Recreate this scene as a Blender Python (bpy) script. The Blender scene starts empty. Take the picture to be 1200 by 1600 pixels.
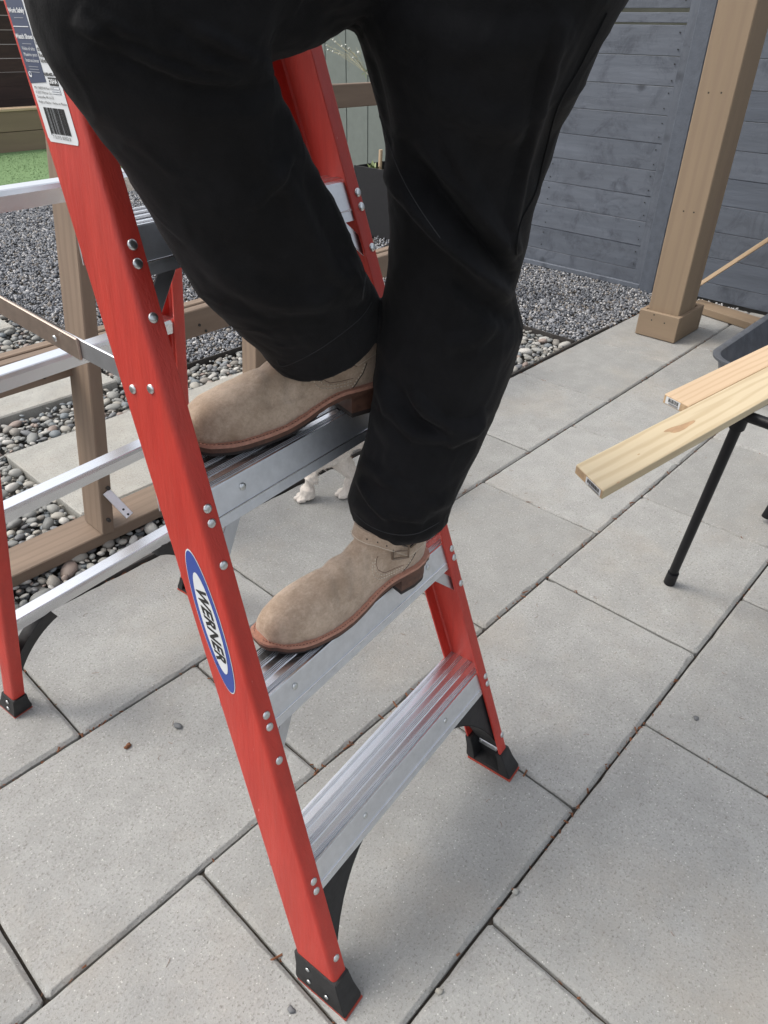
import bpy, bmesh, math, random
import numpy as np
from mathutils import Vector, Matrix, Euler, noise as mnoise
random.seed(7); np.random.seed(7)
S = bpy.context.scene
C = S.collection
PI = math.pi

# ---------------------------------------------------------------- camera
CF, CP, CY, CR, CH = 1116.55, 0.59635, 0.73774, 0.01851, 1.33057
Fv = np.array([math.cos(CY)*math.cos(CP), math.sin(CY)*math.cos(CP), -math.sin(CP)])
Rv = np.cross(Fv, [0, 0, 1]); Rv /= np.linalg.norm(Rv); Uv = np.cross(Rv, Fv)
Rv, Uv = math.cos(CR)*Rv+math.sin(CR)*Uv, -math.sin(CR)*Rv+math.cos(CR)*Uv
CAM = np.array([0, 0, CH])
cd = bpy.data.cameras.new('camera'); cam = bpy.data.objects.new('camera', cd); C.objects.link(cam)
cam.matrix_world = Matrix(((Rv[0], Uv[0], -Fv[0], 0), (Rv[1], Uv[1], -Fv[1], 0), (Rv[2], Uv[2], -Fv[2], CH), (0, 0, 0, 1)))
cd.sensor_fit = 'VERTICAL'; cd.sensor_height = 36; cd.lens = CF*36/1600
cd.clip_start = 0.02; cd.clip_end = 500
S.camera = cam

# ---------------------------------------------------------------- light
SUN_EL, SUN_AZ = math.radians(56), math.radians(128)      # azimuth counter-clockwise from +X
w = bpy.data.worlds.new("World"); S.world = w; w.use_nodes = True
nt = w.node_tree; nt.nodes.clear()
sky = nt.nodes.new('ShaderNodeTexSky'); sky.sky_type = 'NISHITA'; sky.sun_disc = False
sky.sun_elevation = SUN_EL; sky.sun_rotation = PI/2-SUN_AZ
sky.air_density = 1.0; sky.dust_density = 4.0; sky.ozone_density = 0.6
bg = nt.nodes.new('ShaderNodeBackground'); bg.inputs[1].default_value = 0.15
hsv = nt.nodes.new('ShaderNodeHueSaturation'); hsv.inputs['Saturation'].default_value = 0.35
out = nt.nodes.new('ShaderNodeOutputWorld')
nt.links.new(sky.outputs[0], hsv.inputs['Color']); nt.links.new(hsv.outputs[0], bg.inputs[0]); nt.links.new(bg.outputs[0], out.inputs[0])
sd = bpy.data.lights.new('sun', 'SUN'); sd.energy = 0.72; sd.angle = math.radians(17); sd.color = (1, .92, .80)
so = bpy.data.objects.new('sun', sd); C.objects.link(so); so.location = (0, 0, 8)
sdir = Vector((math.cos(SUN_AZ)*math.cos(SUN_EL), math.sin(SUN_AZ)*math.cos(SUN_EL), math.sin(SUN_EL)))
so.rotation_euler = sdir.to_track_quat('Z', 'Y').to_euler()
S.view_settings.view_transform = 'Standard'; S.view_settings.look = 'None'
S.view_settings.exposure = 0.76; S.view_settings.gamma = 1; S.view_settings.use_curve_mapping = False

# ---------------------------------------------------------------- material kit
def mat(name, col, rough=.6, metal=0.0, var=0.0, scale=8., bump=0.0, bscale=40., stretch=(1, 1, 1), spec=.5,
        col2=None, lo=.35, hi=.65, coords='pos', sheen=0.0, aniso=0, rvar=0., extra=None, rand=0.0, bdist=.01):
    m = bpy.data.materials.new(name); m.use_nodes = True
    t = m.node_tree; n = t.nodes; b = n['Principled BSDF']
    b.inputs['Roughness'].default_value = rough; b.inputs['Metallic'].default_value = metal
    b.inputs['Specular IOR Level'].default_value = spec
    if sheen: b.inputs['Sheen Weight'].default_value = sheen; b.inputs['Sheen Roughness'].default_value = .5
    if coords == 'pos': src = n.new('ShaderNodeNewGeometry').outputs['Position']
    else: src = n.new('ShaderNodeTexCoord').outputs['Object']
    oi = n.new('ShaderNodeObjectInfo')
    if coords != 'pos':
        ad = n.new('ShaderNodeVectorMath'); ad.operation = 'MULTIPLY_ADD'
        cb = n.new('ShaderNodeCombineXYZ')
        for i in range(3): t.links.new(oi.outputs['Random'], cb.inputs[i])
        t.links.new(cb.outputs[0], ad.inputs[0]); ad.inputs[1].default_value = (37, 51, 23); t.links.new(src, ad.inputs[2]); src = ad.outputs[0]
    mp = n.new('ShaderNodeMapping'); mp.inputs['Scale'].default_value = stretch; t.links.new(src, mp.inputs[0]); src = mp.outputs[0]
    c0 = n.new('ShaderNodeRGB'); c0.outputs[0].default_value = (*col, 1); color = c0.outputs[0]
    def noise(sc, det=6, rg=.6):
        q = n.new('ShaderNodeTexNoise'); q.inputs['Scale'].default_value = sc; q.inputs['Detail'].default_value = det
        q.inputs['Roughness'].default_value = rg; t.links.new(src, q.inputs['Vector']); return q.outputs['Fac']
    def ramp(x, a, b_, v0=0., v1=1.):
        r = n.new('ShaderNodeMapRange'); r.inputs[1].default_value = a; r.inputs[2].default_value = b_
        r.inputs[3].default_value = v0; r.inputs[4].default_value = v1; t.links.new(x, r.inputs[0]); return r.outputs[0]
    def mix(a, b_, f, mode='MIX'):
        x = n.new('ShaderNodeMix'); x.data_type = 'RGBA'; x.blend_type = mode
        for s_, v in ((6, a), (7, b_), (0, f)):
            if isinstance(v, (int, float)): x.inputs[s_].default_value = v
            elif isinstance(v, tuple): x.inputs[s_].default_value = (*v, 1)
            else: t.links.new(v, x.inputs[s_])
        return x.outputs[2]
    if col2: color = mix(color, col2, ramp(noise(scale), lo, hi))
    if var:
        v = ramp(noise(scale*1.7, 8), .3, .7, 1-var, 1+var)
        cc = n.new('ShaderNodeCombineColor')
        for i in range(3): t.links.new(v, cc.inputs[i])
        color = mix(color, cc.outputs[0], 1.0, 'MULTIPLY')
    if rand:
        v = ramp(oi.outputs['Random'], 0, 1, 1-rand, 1+rand); cc = n.new('ShaderNodeCombineColor')
        for i in range(3): t.links.new(v, cc.inputs[i])
        color = mix(color, cc.outputs[0], 1.0, 'MULTIPLY')
    k = dict(m=m, t=t, n=n, b=b, src=src, noise=noise, ramp=ramp, mix=mix, oi=oi, color=color)
    hgt = None
    if bump: hgt = noise(bscale, 8, .65)
    k['hgt'] = hgt
    if extra:
        extra(k); color = k['color']; hgt = k['hgt']
    t.links.new(color, b.inputs['Base Color'])
    if rvar: t.links.new(ramp(noise(scale*1.3), .3, .7, max(.05, rough-rvar), rough+rvar), b.inputs['Roughness'])
    if hgt is not None:
        bp = n.new('ShaderNodeBump'); bp.inputs['Strength'].default_value = bump or .3; bp.inputs['Distance'].default_value = bdist
        t.links.new(hgt, bp.inputs['Height']); t.links.new(bp.outputs[0], b.inputs['Normal'])
    return m

def paver_x(k):
    n, t = k['n'], k['t']
    # fine sand speckle light and dark
    vo = n.new('ShaderNodeTexVoronoi'); vo.inputs['Scale'].default_value = 300; t.links.new(k['src'], vo.inputs['Vector'])
    d = vo.outputs['Distance']; cr = n.new('ShaderNodeSeparateColor'); t.links.new(vo.outputs['Color'], cr.inputs[0])
    m1 = n.new('ShaderNodeMath'); m1.operation = 'MULTIPLY'
    t.links.new(k['ramp'](cr.outputs[0], .975, .985, 0, .55), m1.inputs[0]); t.links.new(k['ramp'](d, .38, .30), m1.inputs[1])
    m2 = n.new('ShaderNodeMath'); m2.operation = 'MULTIPLY'
    t.links.new(k['ramp'](cr.outputs[1], .95, .975, 0, .5), m2.inputs[0]); t.links.new(k['ramp'](d, .42, .30), m2.inputs[1])
    f = k['noise'](190, 5, .75)
    c = k['mix'](k['color'], (.16, .15, .135), k['ramp'](f, .53, .66, 0, .75))
    c = k['mix'](c, (.60, .59, .55), k['ramp'](k['noise'](150, 4, .7), .57, .74, 0, .5))
    c = k['mix'](c, (.78, .77, .74), m1.outputs[0])
    c = k['mix'](c, (.10, .092, .082), m2.outputs[0])
    # faint warm stains and dark smudges
    c = k['mix'](c, (.35, .31, .255), k['ramp'](k['noise'](1.9, 7, .7), .50, .72, 0, .45))
    c = k['mix'](c, (.17, .165, .15), k['ramp'](k['noise'](5, 10, .8), .56, .78, 0, .45))
    k['color'] = c
    mm = n.new('ShaderNodeMath'); mm.operation = 'SUBTRACT'; t.links.new(k['hgt'], mm.inputs[0]); t.links.new(m2.outputs[0], mm.inputs[1]); k['hgt'] = mm.outputs[0]
M = {}
M['paver'] = mat('concrete_paver', (.312, .313, .300), .88, var=.11, scale=6, bump=.6, bscale=190, rand=.10, bdist=.004, extra=paver_x, spec=.3)
M['paver2'] = mat('stepping_concrete', (.36, .355, .325), .9, var=.12, scale=6, bump=.4, bscale=250, rand=.05, bdist=.004, extra=paver_x, spec=.3)
M['joint'] = mat('joint_sand', (.055, .045, .036), .95, var=.4, scale=60, bump=.6, bscale=300)
M['earth'] = mat('dark_earth', (.05, .046, .04), .95, var=.4, scale=20, bump=.8, bscale=90)
def red_x(k):
    c = k['mix'](k['color'], (.62, .10, .08), k['ramp'](k['noise'](330, 3, .8), .60, .80, 0, .30))
    c = k['mix'](c, (.25, .018, .014), k['ramp'](k['noise'](24, 8, .8), .60, .80, 0, .55))
    k['color'] = k['mix'](c, (.72, .30, .26), k['ramp'](k['noise'](120, 2, .9), .745, .78, 0, .6))
M['red'] = mat('red_fibreglass', (.49, .043, .028), .45, var=.12, scale=30, bump=.4, bscale=200, stretch=(1, 1, .10), col2=(.46, .033, .022), bdist=.003, rvar=.08, extra=red_x)
def brushed(k):
    q = k['noise'](500, 3, .6); k['hgt'] = q
M['alu'] = mat('brushed_aluminium', (.83, .84, .86), .25, 1.0, var=.03, scale=60, stretch=(.3, 1, 1))
M['alu_d'] = mat('dull_aluminium', (.62, .64, .67), .42, 1.0, var=.10, scale=18)
M['alu_s'] = mat('scuffed_skirt_aluminium', (.74, .76, .79), .5, 1.0, var=.07, scale=40)
M['alu_t'] = mat('tan_spreader_metal', (.50, .41, .35), .45, 1.0, var=.12, scale=40)  # aluminium tinted tan, used on the outer spreader arms
M['zinc'] = mat('zinc_rivet', (.66, .68, .68), .34, 1.0, var=.12, scale=200, bump=.1, bscale=400, bdist=.001)
M['rubber'] = mat('black_plastic', (.016, .016, .017), .55, var=.35, scale=45, bump=.2, bscale=120, col2=(.04, .036, .032), lo=.60, hi=.85, bdist=.003)
M['redrub'] = mat('red_rubber_pad', (.35, .05, .03), .7, var=.2, scale=60)
def wood_x(dark, ringscale=26, knots=0.0, amt=.6):
    def f(k):
        n, t = k['n'], k['t']
        wv = n.new('ShaderNodeTexWave'); wv.wave_type = 'BANDS'; wv.bands_direction = 'Y'
        wv.inputs['Scale'].default_value = ringscale; wv.inputs['Distortion'].default_value = 9; wv.inputs['Detail'].default_value = 4
        wv.inputs['Detail Scale'].default_value = .8; wv.inputs['Detail Roughness'].default_value = .6; t.links.new(k['src'], wv.inputs['Vector'])
        c = k['mix'](k['color'], dark, k['ramp'](wv.outputs['Fac'], .45, 1.0, 0, amt))
        if knots:
            mp = n.new('ShaderNodeMapping'); mp.inputs['Scale'].default_value = (1.6, 1, 1); t.links.new(k['src'], mp.inputs[0])
            vo = n.new('ShaderNodeTexVoronoi'); vo.inputs['Scale'].default_value = knots; t.links.new(mp.outputs[0], vo.inputs['Vector'])
            sc = n.new('ShaderNodeSeparateColor'); t.links.new(vo.outputs['Color'], sc.inputs[0])
            mm = n.new('ShaderNodeMath'); mm.operation = 'MULTIPLY'
            t.links.new(k['ramp'](sc.outputs[0], .5, .55), mm.inputs[0]); t.links.new(k['ramp'](vo.outputs['Distance'], .14, .06), mm.inputs[1])
            c = k['mix'](c, tuple(x*.45 for x in dark), mm.outputs[0])
        k['color'] = c
    return f
M['timber'] = mat('weathered_timber', (.205, .150, .108), .75, var=.18, scale=9, bump=.25, bscale=60, stretch=(.12, 1, 1), coords='obj', rand=.10, extra=wood_x((.14, .10, .07), 9, 0, .35), bdist=.004)
M['cedar'] = mat('stained_cedar', (.255, .187, .122), .7, var=.08, scale=7, bump=.22, bscale=60, stretch=(.10, 1, 1), coords='obj', rand=.04, extra=wood_x((.215, .152, .105), 5, 3.2, .4), bdist=.004)
M['pine'] = mat('fresh_pine', (.59, .49, .325), .62, var=.06, scale=5, bump=.12, bscale=70, stretch=(.10, 1, 1), coords='obj', extra=wood_x((.42, .315, .18), 13, 0, .5), bdist=.003)
M['pine2'] = mat('fresh_pine_pink', (.58, .43, .28), .62, var=.06, scale=5, bump=.12, bscale=70, stretch=(.10, 1, 1), coords='obj', extra=wood_x((.46, .31, .18), 15, 0, .5), bdist=.003)
M['knot'] = mat('pine_knot', (.42, .27, .15), .6, var=.2, scale=40, stretch=(.3, 1, 1), coords='obj')
M['endgrain'] = mat('end_grain', (.42, .30, .18), .8, var=.25, scale=60, coords='obj')
def fence_x(k):
    wood_x((.095, .11, .136), 10, 0, .4)(k)
    n, t = k['n'], k['t']
    mp = n.new('ShaderNodeMapping'); mp.inputs['Scale'].default_value = (6, 1, 1); t.links.new(k['src'], mp.inputs[0])
    vo = n.new('ShaderNodeTexVoronoi'); vo.inputs['Scale'].default_value = 7; t.links.new(mp.outputs[0], vo.inputs['Vector'])
    sc = n.new('ShaderNodeSeparateColor'); t.links.new(vo.outputs['Color'], sc.inputs[0])
    mm = n.new('ShaderNodeMath'); mm.operation = 'MULTIPLY'
    t.links.new(k['ramp'](sc.outputs[0], .55, .6), mm.inputs[0]); t.links.new(k['ramp'](vo.outputs['Distance'], .24, .08, 0, .8), mm.inputs[1])
    c = k['mix'](k['color'], (.030, .035, .044), mm.outputs[0])
    q = n.new('ShaderNodeTexNoise'); q.inputs['Scale'].default_value = 7; q.inputs['Detail'].default_value = 8; q.inputs['Roughness'].default_value = .75; q.inputs['Distortion'].default_value = .6
    t.links.new(mp.outputs[0], q.inputs['Vector']); c = k['mix'](c, (.055, .063, .080), k['ramp'](q.outputs['Fac'], .50, .66, 0, .75))
    q2 = n.new('ShaderNodeTexNoise'); q2.inputs['Scale'].default_value = 22; q2.inputs['Detail'].default_value = 6; q2.inputs['Roughness'].default_value = .8
    t.links.new(mp.outputs[0], q2.inputs['Vector']); c = k['mix'](c, (.19, .215, .26), k['ramp'](q2.outputs['Fac'], .58, .72, 0, .45))
    k['color'] = c
M['fence'] = mat('blue_grey_board', (.116, .131, .158), .68, var=.15, scale=10, bump=.4, bscale=50, stretch=(.16, 1, 1), coords='obj', rand=.10, extra=fence_x, bdist=.005)
M['fence_d'] = mat('blue_grey_post', (.100, .115, .142), .7, var=.15, scale=12, bump=.5, bscale=90, stretch=(.10, 1, 1), coords='obj', rand=.06, bdist=.005)
M['brown_fence'] = mat('brown_board', (.045, .025, .019), .7, var=.25, scale=8, bump=.2, bscale=40, stretch=(.2, 1, 1), coords='obj', rand=.2)
M['siding'] = mat('grey_green_siding', (.175, .20, .18), .75, var=.07, scale=9, bump=.1, bscale=60, coords='obj', rand=.04)
M['turf'] = mat('green_turf', (.16, .26, .11), .9, var=.12, scale=30, bump=.4, bscale=200, col2=(.13, .22, .09))
M['blackpl'] = mat('planter_black', (.012, .012, .014), .6, var=.2, scale=15, bump=.05, bscale=80)
M['soil'] = mat('dark_soil', (.03, .024, .018), .95, var=.5, scale=60, bump=1, bscale=120)
M['tub'] = mat('dusty_grey_plastic', (.10, .108, .122), .5, var=.25, scale=9, bump=.15, bscale=60, col2=(.14, .14, .14), lo=.5, hi=.75, rvar=.1)
M['tube'] = mat('black_tube_steel', (.007, .007, .009), .45, var=.2, scale=30, spec=.3)
M['edging'] = mat('dark_steel_edging', (.045, .04, .036), .7, var=.3, scale=30, bump=.3, bscale=80)
M['plant'] = mat('pale_leaf', (.17, .22, .09), .6, var=.3, scale=60)
M['stem'] = mat('dry_stem', (.36, .34, .22), .8, var=.2, scale=60)
M['flower'] = mat('white_flower', (.72, .73, .66), .7, var=.1, scale=60)
M['debris'] = mat('rusty_debris', (.16, .065, .03), .9, var=.5, scale=80)
M['blue'] = mat('blue_plastic', (.03, .12, .42), .4)
M['white'] = mat('white_print', (.66, .68, .69), .45, var=.03, scale=30)
M['navy'] = mat('navy_print', (.035, .05, .10), .42)
M['inkblue'] = mat('badge_blue', (.035, .07, .30), .38)
M['ink'] = mat('black_ink', (.015, .015, .015), .5)
M['greyink'] = mat('grey_ink', (.30, .32, .36), .5)
def denim_x(k):
    n, t = k['n'], k['t']
    k['color'] = k['mix'](k['color'], (.013, .013, .015), k['ramp'](k['noise'](7, 6, .7), .45, .75, 0, .7))
M['denim'] = mat('black_denim', (.0036, .0036, .0043), .78, var=.25, scale=30, bump=.30, bscale=420, extra=denim_x, spec=.20, sheen=.03, bdist=.002)
M['thread'] = mat('dark_thread', (.026, .026, .028), .8)
def suede_x(k):
    c = k['mix'](k['color'], (.31, .22, .148), k['ramp'](k['noise'](15, 8, .75), .42, .66, 0, .75))
    c = k['mix'](c, (.66, .53, .41), k['ramp'](k['noise'](24, 7, .8), .50, .68, 0, .7))
    k['color'] = c
M['suede'] = mat('tan_suede', (.50, .385, .29), .95, var=.14, scale=160, bump=.5, bscale=700, sheen=.35, extra=suede_x, spec=.15, bdist=.0015)
M['sutch'] = mat('pale_thread', (.66, .58, .47), .8)
M['welt'] = mat('tan_leather_welt', (.46, .23, .165), .6, var=.2, scale=90, bump=.2, bscale=300, bdist=.001)
M['outsole'] = mat('brown_leather_sole', (.105, .050, .033), .6, var=.35, scale=60, bump=.2, bscale=200, bdist=.001)
M['rubbers'] = mat('dark_rubber_sole', (.028, .022, .02), .75, var=.3, scale=60)
M['buckle'] = mat('dull_nickel', (.20, .15, .11), .32, .6)
M['fur'] = mat('cream_fur', (.64, .59, .53), .9, var=.14, scale=120, bump=.6, bscale=400, sheen=.3, bdist=.002)
M['claw'] = mat('dark_claw', (.05, .04, .035), .5)
PEB = []
for i, c in enumerate([(.20, .205, .195), (.27, .27, .25), (.15, .155, .16), (.33, .315, .275), (.235, .22, .195), (.40, .39, .36), (.27, .215, .185), (.18, .20, .21)]):
    PEB.append(mat('river_stone', c, .62, var=.16, scale=26, bump=.1, bscale=160, coords='obj', rand=.18, bdist=.003))
GRV = [mat('gravel_stone', c, .65, var=.2, scale=90, rand=.4, bdist=.002) for c in [(.13, .137, .15), (.20, .205, .215), (.075, .08, .09), (.34, .335, .33), (.165, .148, .13)]]

# ---------------------------------------------------------------- mesh kit
def tag(o, label=None, cat=None, group=None, kind=None):
    if label: o['label'] = label
    if cat: o['category'] = cat
    if group: o['group'] = group
    if kind: o['kind'] = kind
    return o
def empty(name, loc=(0, 0, 0), label=None, cat=None, group=None, kind=None):
    o = bpy.data.objects.new(name, None); C.objects.link(o); o.location = loc; o.empty_display_size = .05
    return tag(o, label, cat, group, kind)
def par(o, p):
    if p is not None:
        o.parent = p
        o.matrix_parent_inverse = pinv(p)
def pinv(p):
    m = Matrix.Identity(4); q = p; chain = []
    while q is not None: chain.append(q); q = q.parent
    for q in reversed(chain): m = m @ q.matrix_parent_inverse @ q.matrix_basis
    return m.inverted()
def link(name, me, m=None, parent=None, smooth=False, mats=None):
    o = bpy.data.objects.new(name, me); C.objects.link(o)
    if mats:
        for x in mats: me.materials.append(x)
    elif m is not None and not me.materials: me.materials.append(m)
    if smooth: me.shade_smooth()
    par(o, parent); return o
def mesh(name, v, f, m, parent=None, smooth=False, angle=None):
    me = bpy.data.meshes.new(name); me.from_pydata([tuple(map(float, x)) for x in v], [], [tuple(x) for x in f]); me.update()
    o = link(name, me, m, parent, smooth)
    if angle: me.shade_smooth(); me.set_sharp_from_angle(angle=math.radians(angle))
    return o
def boxmesh(name, dx, dy, dz, bev=0.002, seg=1, origin=(0, 0, 0)):
    bm = bmesh.new(); bmesh.ops.create_cube(bm, size=1)
    for v in bm.verts: v.co = Vector((v.co.x*dx+origin[0], v.co.y*dy+origin[1], v.co.z*dz+origin[2]))
    if bev: bmesh.ops.bevel(bm, geom=bm.edges[:], offset=bev, segments=seg, affect='EDGES', profile=.5)
    me = bpy.data.meshes.new(name); bm.to_mesh(me); bm.free(); return me
def box(name, lo, hi, m, parent=None, bev=.002, seg=1):
    lo, hi = Vector(lo), Vector(hi); d = hi-lo
    o = link(name, boxmesh(name, *d, bev, seg), m, None); o.location = (lo+hi)/2
    par(o, parent); return o
def beam(name, p0, p1, w, h, m, parent=None, up=(0, 0, 1), bev=.002, seg=1):
    """box of width w (sideways) and height h (along up) whose local x runs p0 -> p1 through its centre line"""
    p0, p1 = Vector(p0), Vector(p1); x = (p1-p0); L = x.length; x.normalize()
    y = Vector(up).cross(x).normalized(); z = x.cross(y)
    o = link(name, boxmesh(name, L, w, h, bev, seg), m, None)
    R = Matrix((x, y, z)).transposed().to_4x4(); R.translation = (p0+p1)/2
    o.matrix_basis = R; par(o, parent); return o
def tube(name, pts, r, m, parent=None, n=10, cap=True):
    pts = [Vector(p) for p in pts]; V, Fc = [], []; rs = r if isinstance(r, (list, tuple)) else [r]*len(pts)
    prev = None
    for i, p in enumerate(pts):
        d = ((pts[min(i+1, len(pts)-1)]-pts[max(i-1, 0)])).normalized()
        a = prev if prev is not None else (Vector((0, 0, 1)) if abs(d.z) < .9 else Vector((1, 0, 0)))
        x = a.cross(d).normalized() if prev is None else (prev-d*prev.dot(d)).normalized()
        prev = x; y = d.cross(x)
        for k in range(n):
            t = 2*PI*k/n; V.append(p+(x*math.cos(t)+y*math.sin(t))*rs[i])
    for i in range(len(pts)-1):
        for k in range(n): Fc.append((i*n+k, i*n+(k+1) % n, (i+1)*n+(k+1) % n, (i+1)*n+k))
    if cap: Fc += [tuple(range(n))[::-1], tuple(range((len(pts)-1)*n, len(pts)*n))]
    return mesh(name, V, Fc, m, parent, angle=50)
def sweep(name, prof, frames, m, parent=None, closed=True, angle=35):
    """prof: (a,b) points; frames: functions (a,b)->3D per station"""
    n = len(prof); V = []; Fc = []
    for fr in frames:
        for a, b in prof: V.append(fr(a, b))
    for i in range(len(frames)-1):
        for k in range(n if closed else n-1):
            Fc.append((i*n+k, i*n+(k+1) % n, (i+1)*n+(k+1) % n, (i+1)*n+k))
    if closed: Fc += [tuple(range(n))[::-1], tuple(range((len(frames)-1)*n, len(frames)*n))]
    o = mesh(name, V, Fc, m, parent)
    bm = bmesh.new(); bm.from_mesh(o.data); bmesh.ops.recalc_face_normals(bm, faces=bm.faces[:]); bm.to_mesh(o.data); bm.free()
    o.data.shade_smooth(); o.data.set_sharp_from_angle(angle=math.radians(angle)); return o
def ray(px, py): return Fv+((px-600)/CF)*Rv-((py-800)/CF)*Uv
def atY(px, py, Y): d = ray(px, py); return Vector(CAM+d*(Y/d[1]))
def atX(px, py, X): d = ray(px, py); return Vector(CAM+d*(X/d[0]))
def atZ(px, py, z=0): d = ray(px, py); return Vector(CAM+d*((z-CH)/d[2]))
def depth(P): return float((np.array(P)-CAM) @ Fv)

# ================================================================ GROUND
def sheet(name, x0, y0, x1, y1, z, m, parent=None):
    return mesh(name, [(x0, y0, z), (x1, y0, z), (x1, y1, z), (x0, y1, z)], [(0, 1, 2, 3)], m, parent)
g = sheet('ground', -40, -40, 60, 60, -.075, M['earth']); tag(g, kind='structure')
YE = 1.655
patio = sheet('patio', -2.6, -2.6, 4.50, YE-.01, -.016, M['joint']); tag(patio, kind='structure')
PL, PW = .6085, .4545
row_y = [YE-PW*i for i in range(0, 9)]
def pavermesh(lx, ly, seed=0):
    """slab with a worn, slightly uneven chamfer"""
    rnd = random.Random(seed); hx, hy = (lx-.005)/2, (ly-.005)/2; r = .006; pts = []
    for (ax, ay, bx_, by_) in ((hx, -hy+r, hx, hy-r), (hx-r, hy, -hx+r, hy), (-hx, hy-r, -hx, -hy+r), (-hx+r, -hy, hx-r, -hy)):
        n = max(2, int(math.hypot(bx_-ax, by_-ay)/.028))
        for i in range(n+1): pts.append((ax+(bx_-ax)*i/n, ay+(by_-ay)*i/n))
    V = []; n = len(pts); J = [rnd.gauss(0, .0008)+(rnd.random() < .035)*rnd.uniform(.002, .005) for _ in pts]
    for ring in range(4):
        for i, (x, y) in enumerate(pts):
            d = math.hypot(x, y); ins = (0, 0, .0062, .0082)[ring]+(J[i] if ring > 1 else J[i]*.25 if ring == 1 else 0)
            nx = 1 if abs(abs(x)-hx) < .0061 else 0; ny = 1 if abs(abs(y)-hy) < .0061 else 0
            V.append((x-math.copysign(ins, x)*nx, y-math.copysign(ins, y)*ny, (-.05, -.0062-abs(J[i])*.6, -.0009, 0)[ring]))
    Fc = [(k*n+i, k*n+(i+1) % n, (k+1)*n+(i+1) % n, (k+1)*n+i) for k in range(3) for i in range(n)]+[tuple(range(3*n, 4*n))]
    me = bpy.data.meshes.new('paver'); me.from_pydata(V, [], Fc); me.update(); me.materials.append(M['paver']); return me
pms = [pavermesh(PL, PW, i) for i in range(6)]
PVC = []
for i in range(8):
    y1 = row_y[i]; y0 = row_y[i+1]; off = .0165 if i % 2 == 1 else .3205
    k = -5
    while True:
        xa = off+k*PL; k += 1
        if xa > 4.43: break
        if xa < -2.3: continue
        if xa+PL > 4.44:
            L = 4.44-xa
            if L < .06: break
            me = pavermesh(L, PW, 9)
        else: L = PL; me = random.choice(pms)
        o = bpy.data.objects.new('paver', me); C.objects.link(o)
        o.location = (xa+L/2, (y0+y1)/2, random.uniform(-.0015, .0015))
        o.rotation_euler = (random.uniform(-.002, .002), random.uniform(-.002, .002), random.uniform(-.0015, .0015)+(PI if random.random() < .5 else 0))
        o.parent = patio; PVC.append((xa, xa+L, y0, y1))

# patio edging strip and joint debris
e_ = box('metal_edging', (-2.5, YE+.002, -.05), (3.62, YE+.012, .006), M['edging'], bev=.001)
tag(e_, 'dark steel edging strip between the patio pavers and the river pebbles', 'edging')
V, Fc = [], []
for _ in range(2200):
    r = random.random()
    if r < .7:
        i = random.randint(0, 6); x, y = random.uniform(-.5, 4.3), row_y[i]+random.gauss(0, .003)
    else:
        a = random.choice(PVC); x, y = a[0]+random.gauss(0, .003), random.uniform(a[2], a[3])
    if mnoise.noise(Vector((x*2.3, y*2.3, 4))) < -.02 and random.random() < .8: continue
    s_ = random.uniform(.0012, .004); l_ = s_*random.choice([1, 1.5, 3]); t_ = random.uniform(0, PI); b0 = len(V)
    cx, cy, cz = math.cos(t_), math.sin(t_), random.uniform(-.010, -.001)
    for (a_, b_) in ((-1, -1), (1, -1), (1, 1), (-1, 1)): V.append((x+a_*l_*cx-b_*s_*.5*cy, y+a_*l_*cy+b_*s_*.5*cx, cz+random.uniform(0, .003)))
    V.append((x, y, cz+s_)); Fc += [(b0, b0+1, b0+4), (b0+1, b0+2, b0+4), (b0+2, b0+3, b0+4), (b0+3, b0, b0+4)]
o = mesh('joint_debris', V, Fc, M['debris']); tag(o, 'rusty brown leaf and bark crumbs caught in the paver joints', 'debris', kind='stuff')

# ---------------------------------------------------------------- pebbles
def rock(seed, sx, sy, sz, sub=2, rough=.12):
    bm = bmesh.new(); bmesh.ops.create_icosphere(bm, subdivisions=sub, radius=1)
    for v in bm.verts:
        d = 1+rough*mnoise.noise(v.co*1.1+Vector((seed*7.1, seed*3.3, 1)))*2
        v.co = Vector((v.co.x*sx*d, v.co.y*sy*d, v.co.z*sz*d))
    me = bpy.data.meshes.new('pebble'); bm.to_mesh(me); bm.free(); me.shade_smooth(); return me
bed = sheet('pebble_bed', -2.5, YE+.012, 3.262, 2.80, -.035, M['earth']); tag(bed, kind='structure')
bed2 = sheet('pebble_path', -1.0, 2.80, 1.515, 4.6, -.036, M['earth']); tag(bed2, kind='structure')
gbed = mesh('gravel_bed', [(3.28, YE+.012, -.03), (4.42, YE+.012, -.03), (4.9, 2.8, -.03), (4.9, 9, -.03), (-2.5, 9, -.03), (-2.5, 4.6, -.03), (1.53, 4.6, -.03), (1.53, 2.812, -.03), (3.28, 2.812, -.03)], [(0, 1, 2, 3, 4, 5, 6, 7, 8)], M['earth']); tag(gbed, kind='structure')
strips = [((1.52, 2.806, 0), (3.27, 2.806, 0), 'dark edging strip between the river pebbles and the fine gravel'),
          ((1.522, 2.82, 0), (1.522, 4.6, 0), 'dark edging strip beside the pebble path beyond the stepping slabs'),
          ((3.271, YE+.02, 0), (3.271, 2.79, 0), 'short dark edging strip ending the pebbles near the fence gravel')]
for a, b, l in strips:
    o = beam('metal_edging', Vector(a)-Vector((0, 0, .012)), Vector(b)-Vector((0, 0, .012)), .007, .05, M['edging'], bev=.001); tag(o, l, 'edging')
rocks = []
for i in range(14):
    me = rock(i, random.uniform(.9, 1.25), random.uniform(.62, .85), random.uniform(.38, .6)); me.materials.append(PEB[i % 8]); rocks.append(me)
SL = [(.745, 1.95, 2.0, 2.56), (-.35, 1.375, 2.87, 3.47), (.15, 1.36, 3.86, 4.45)]
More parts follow.
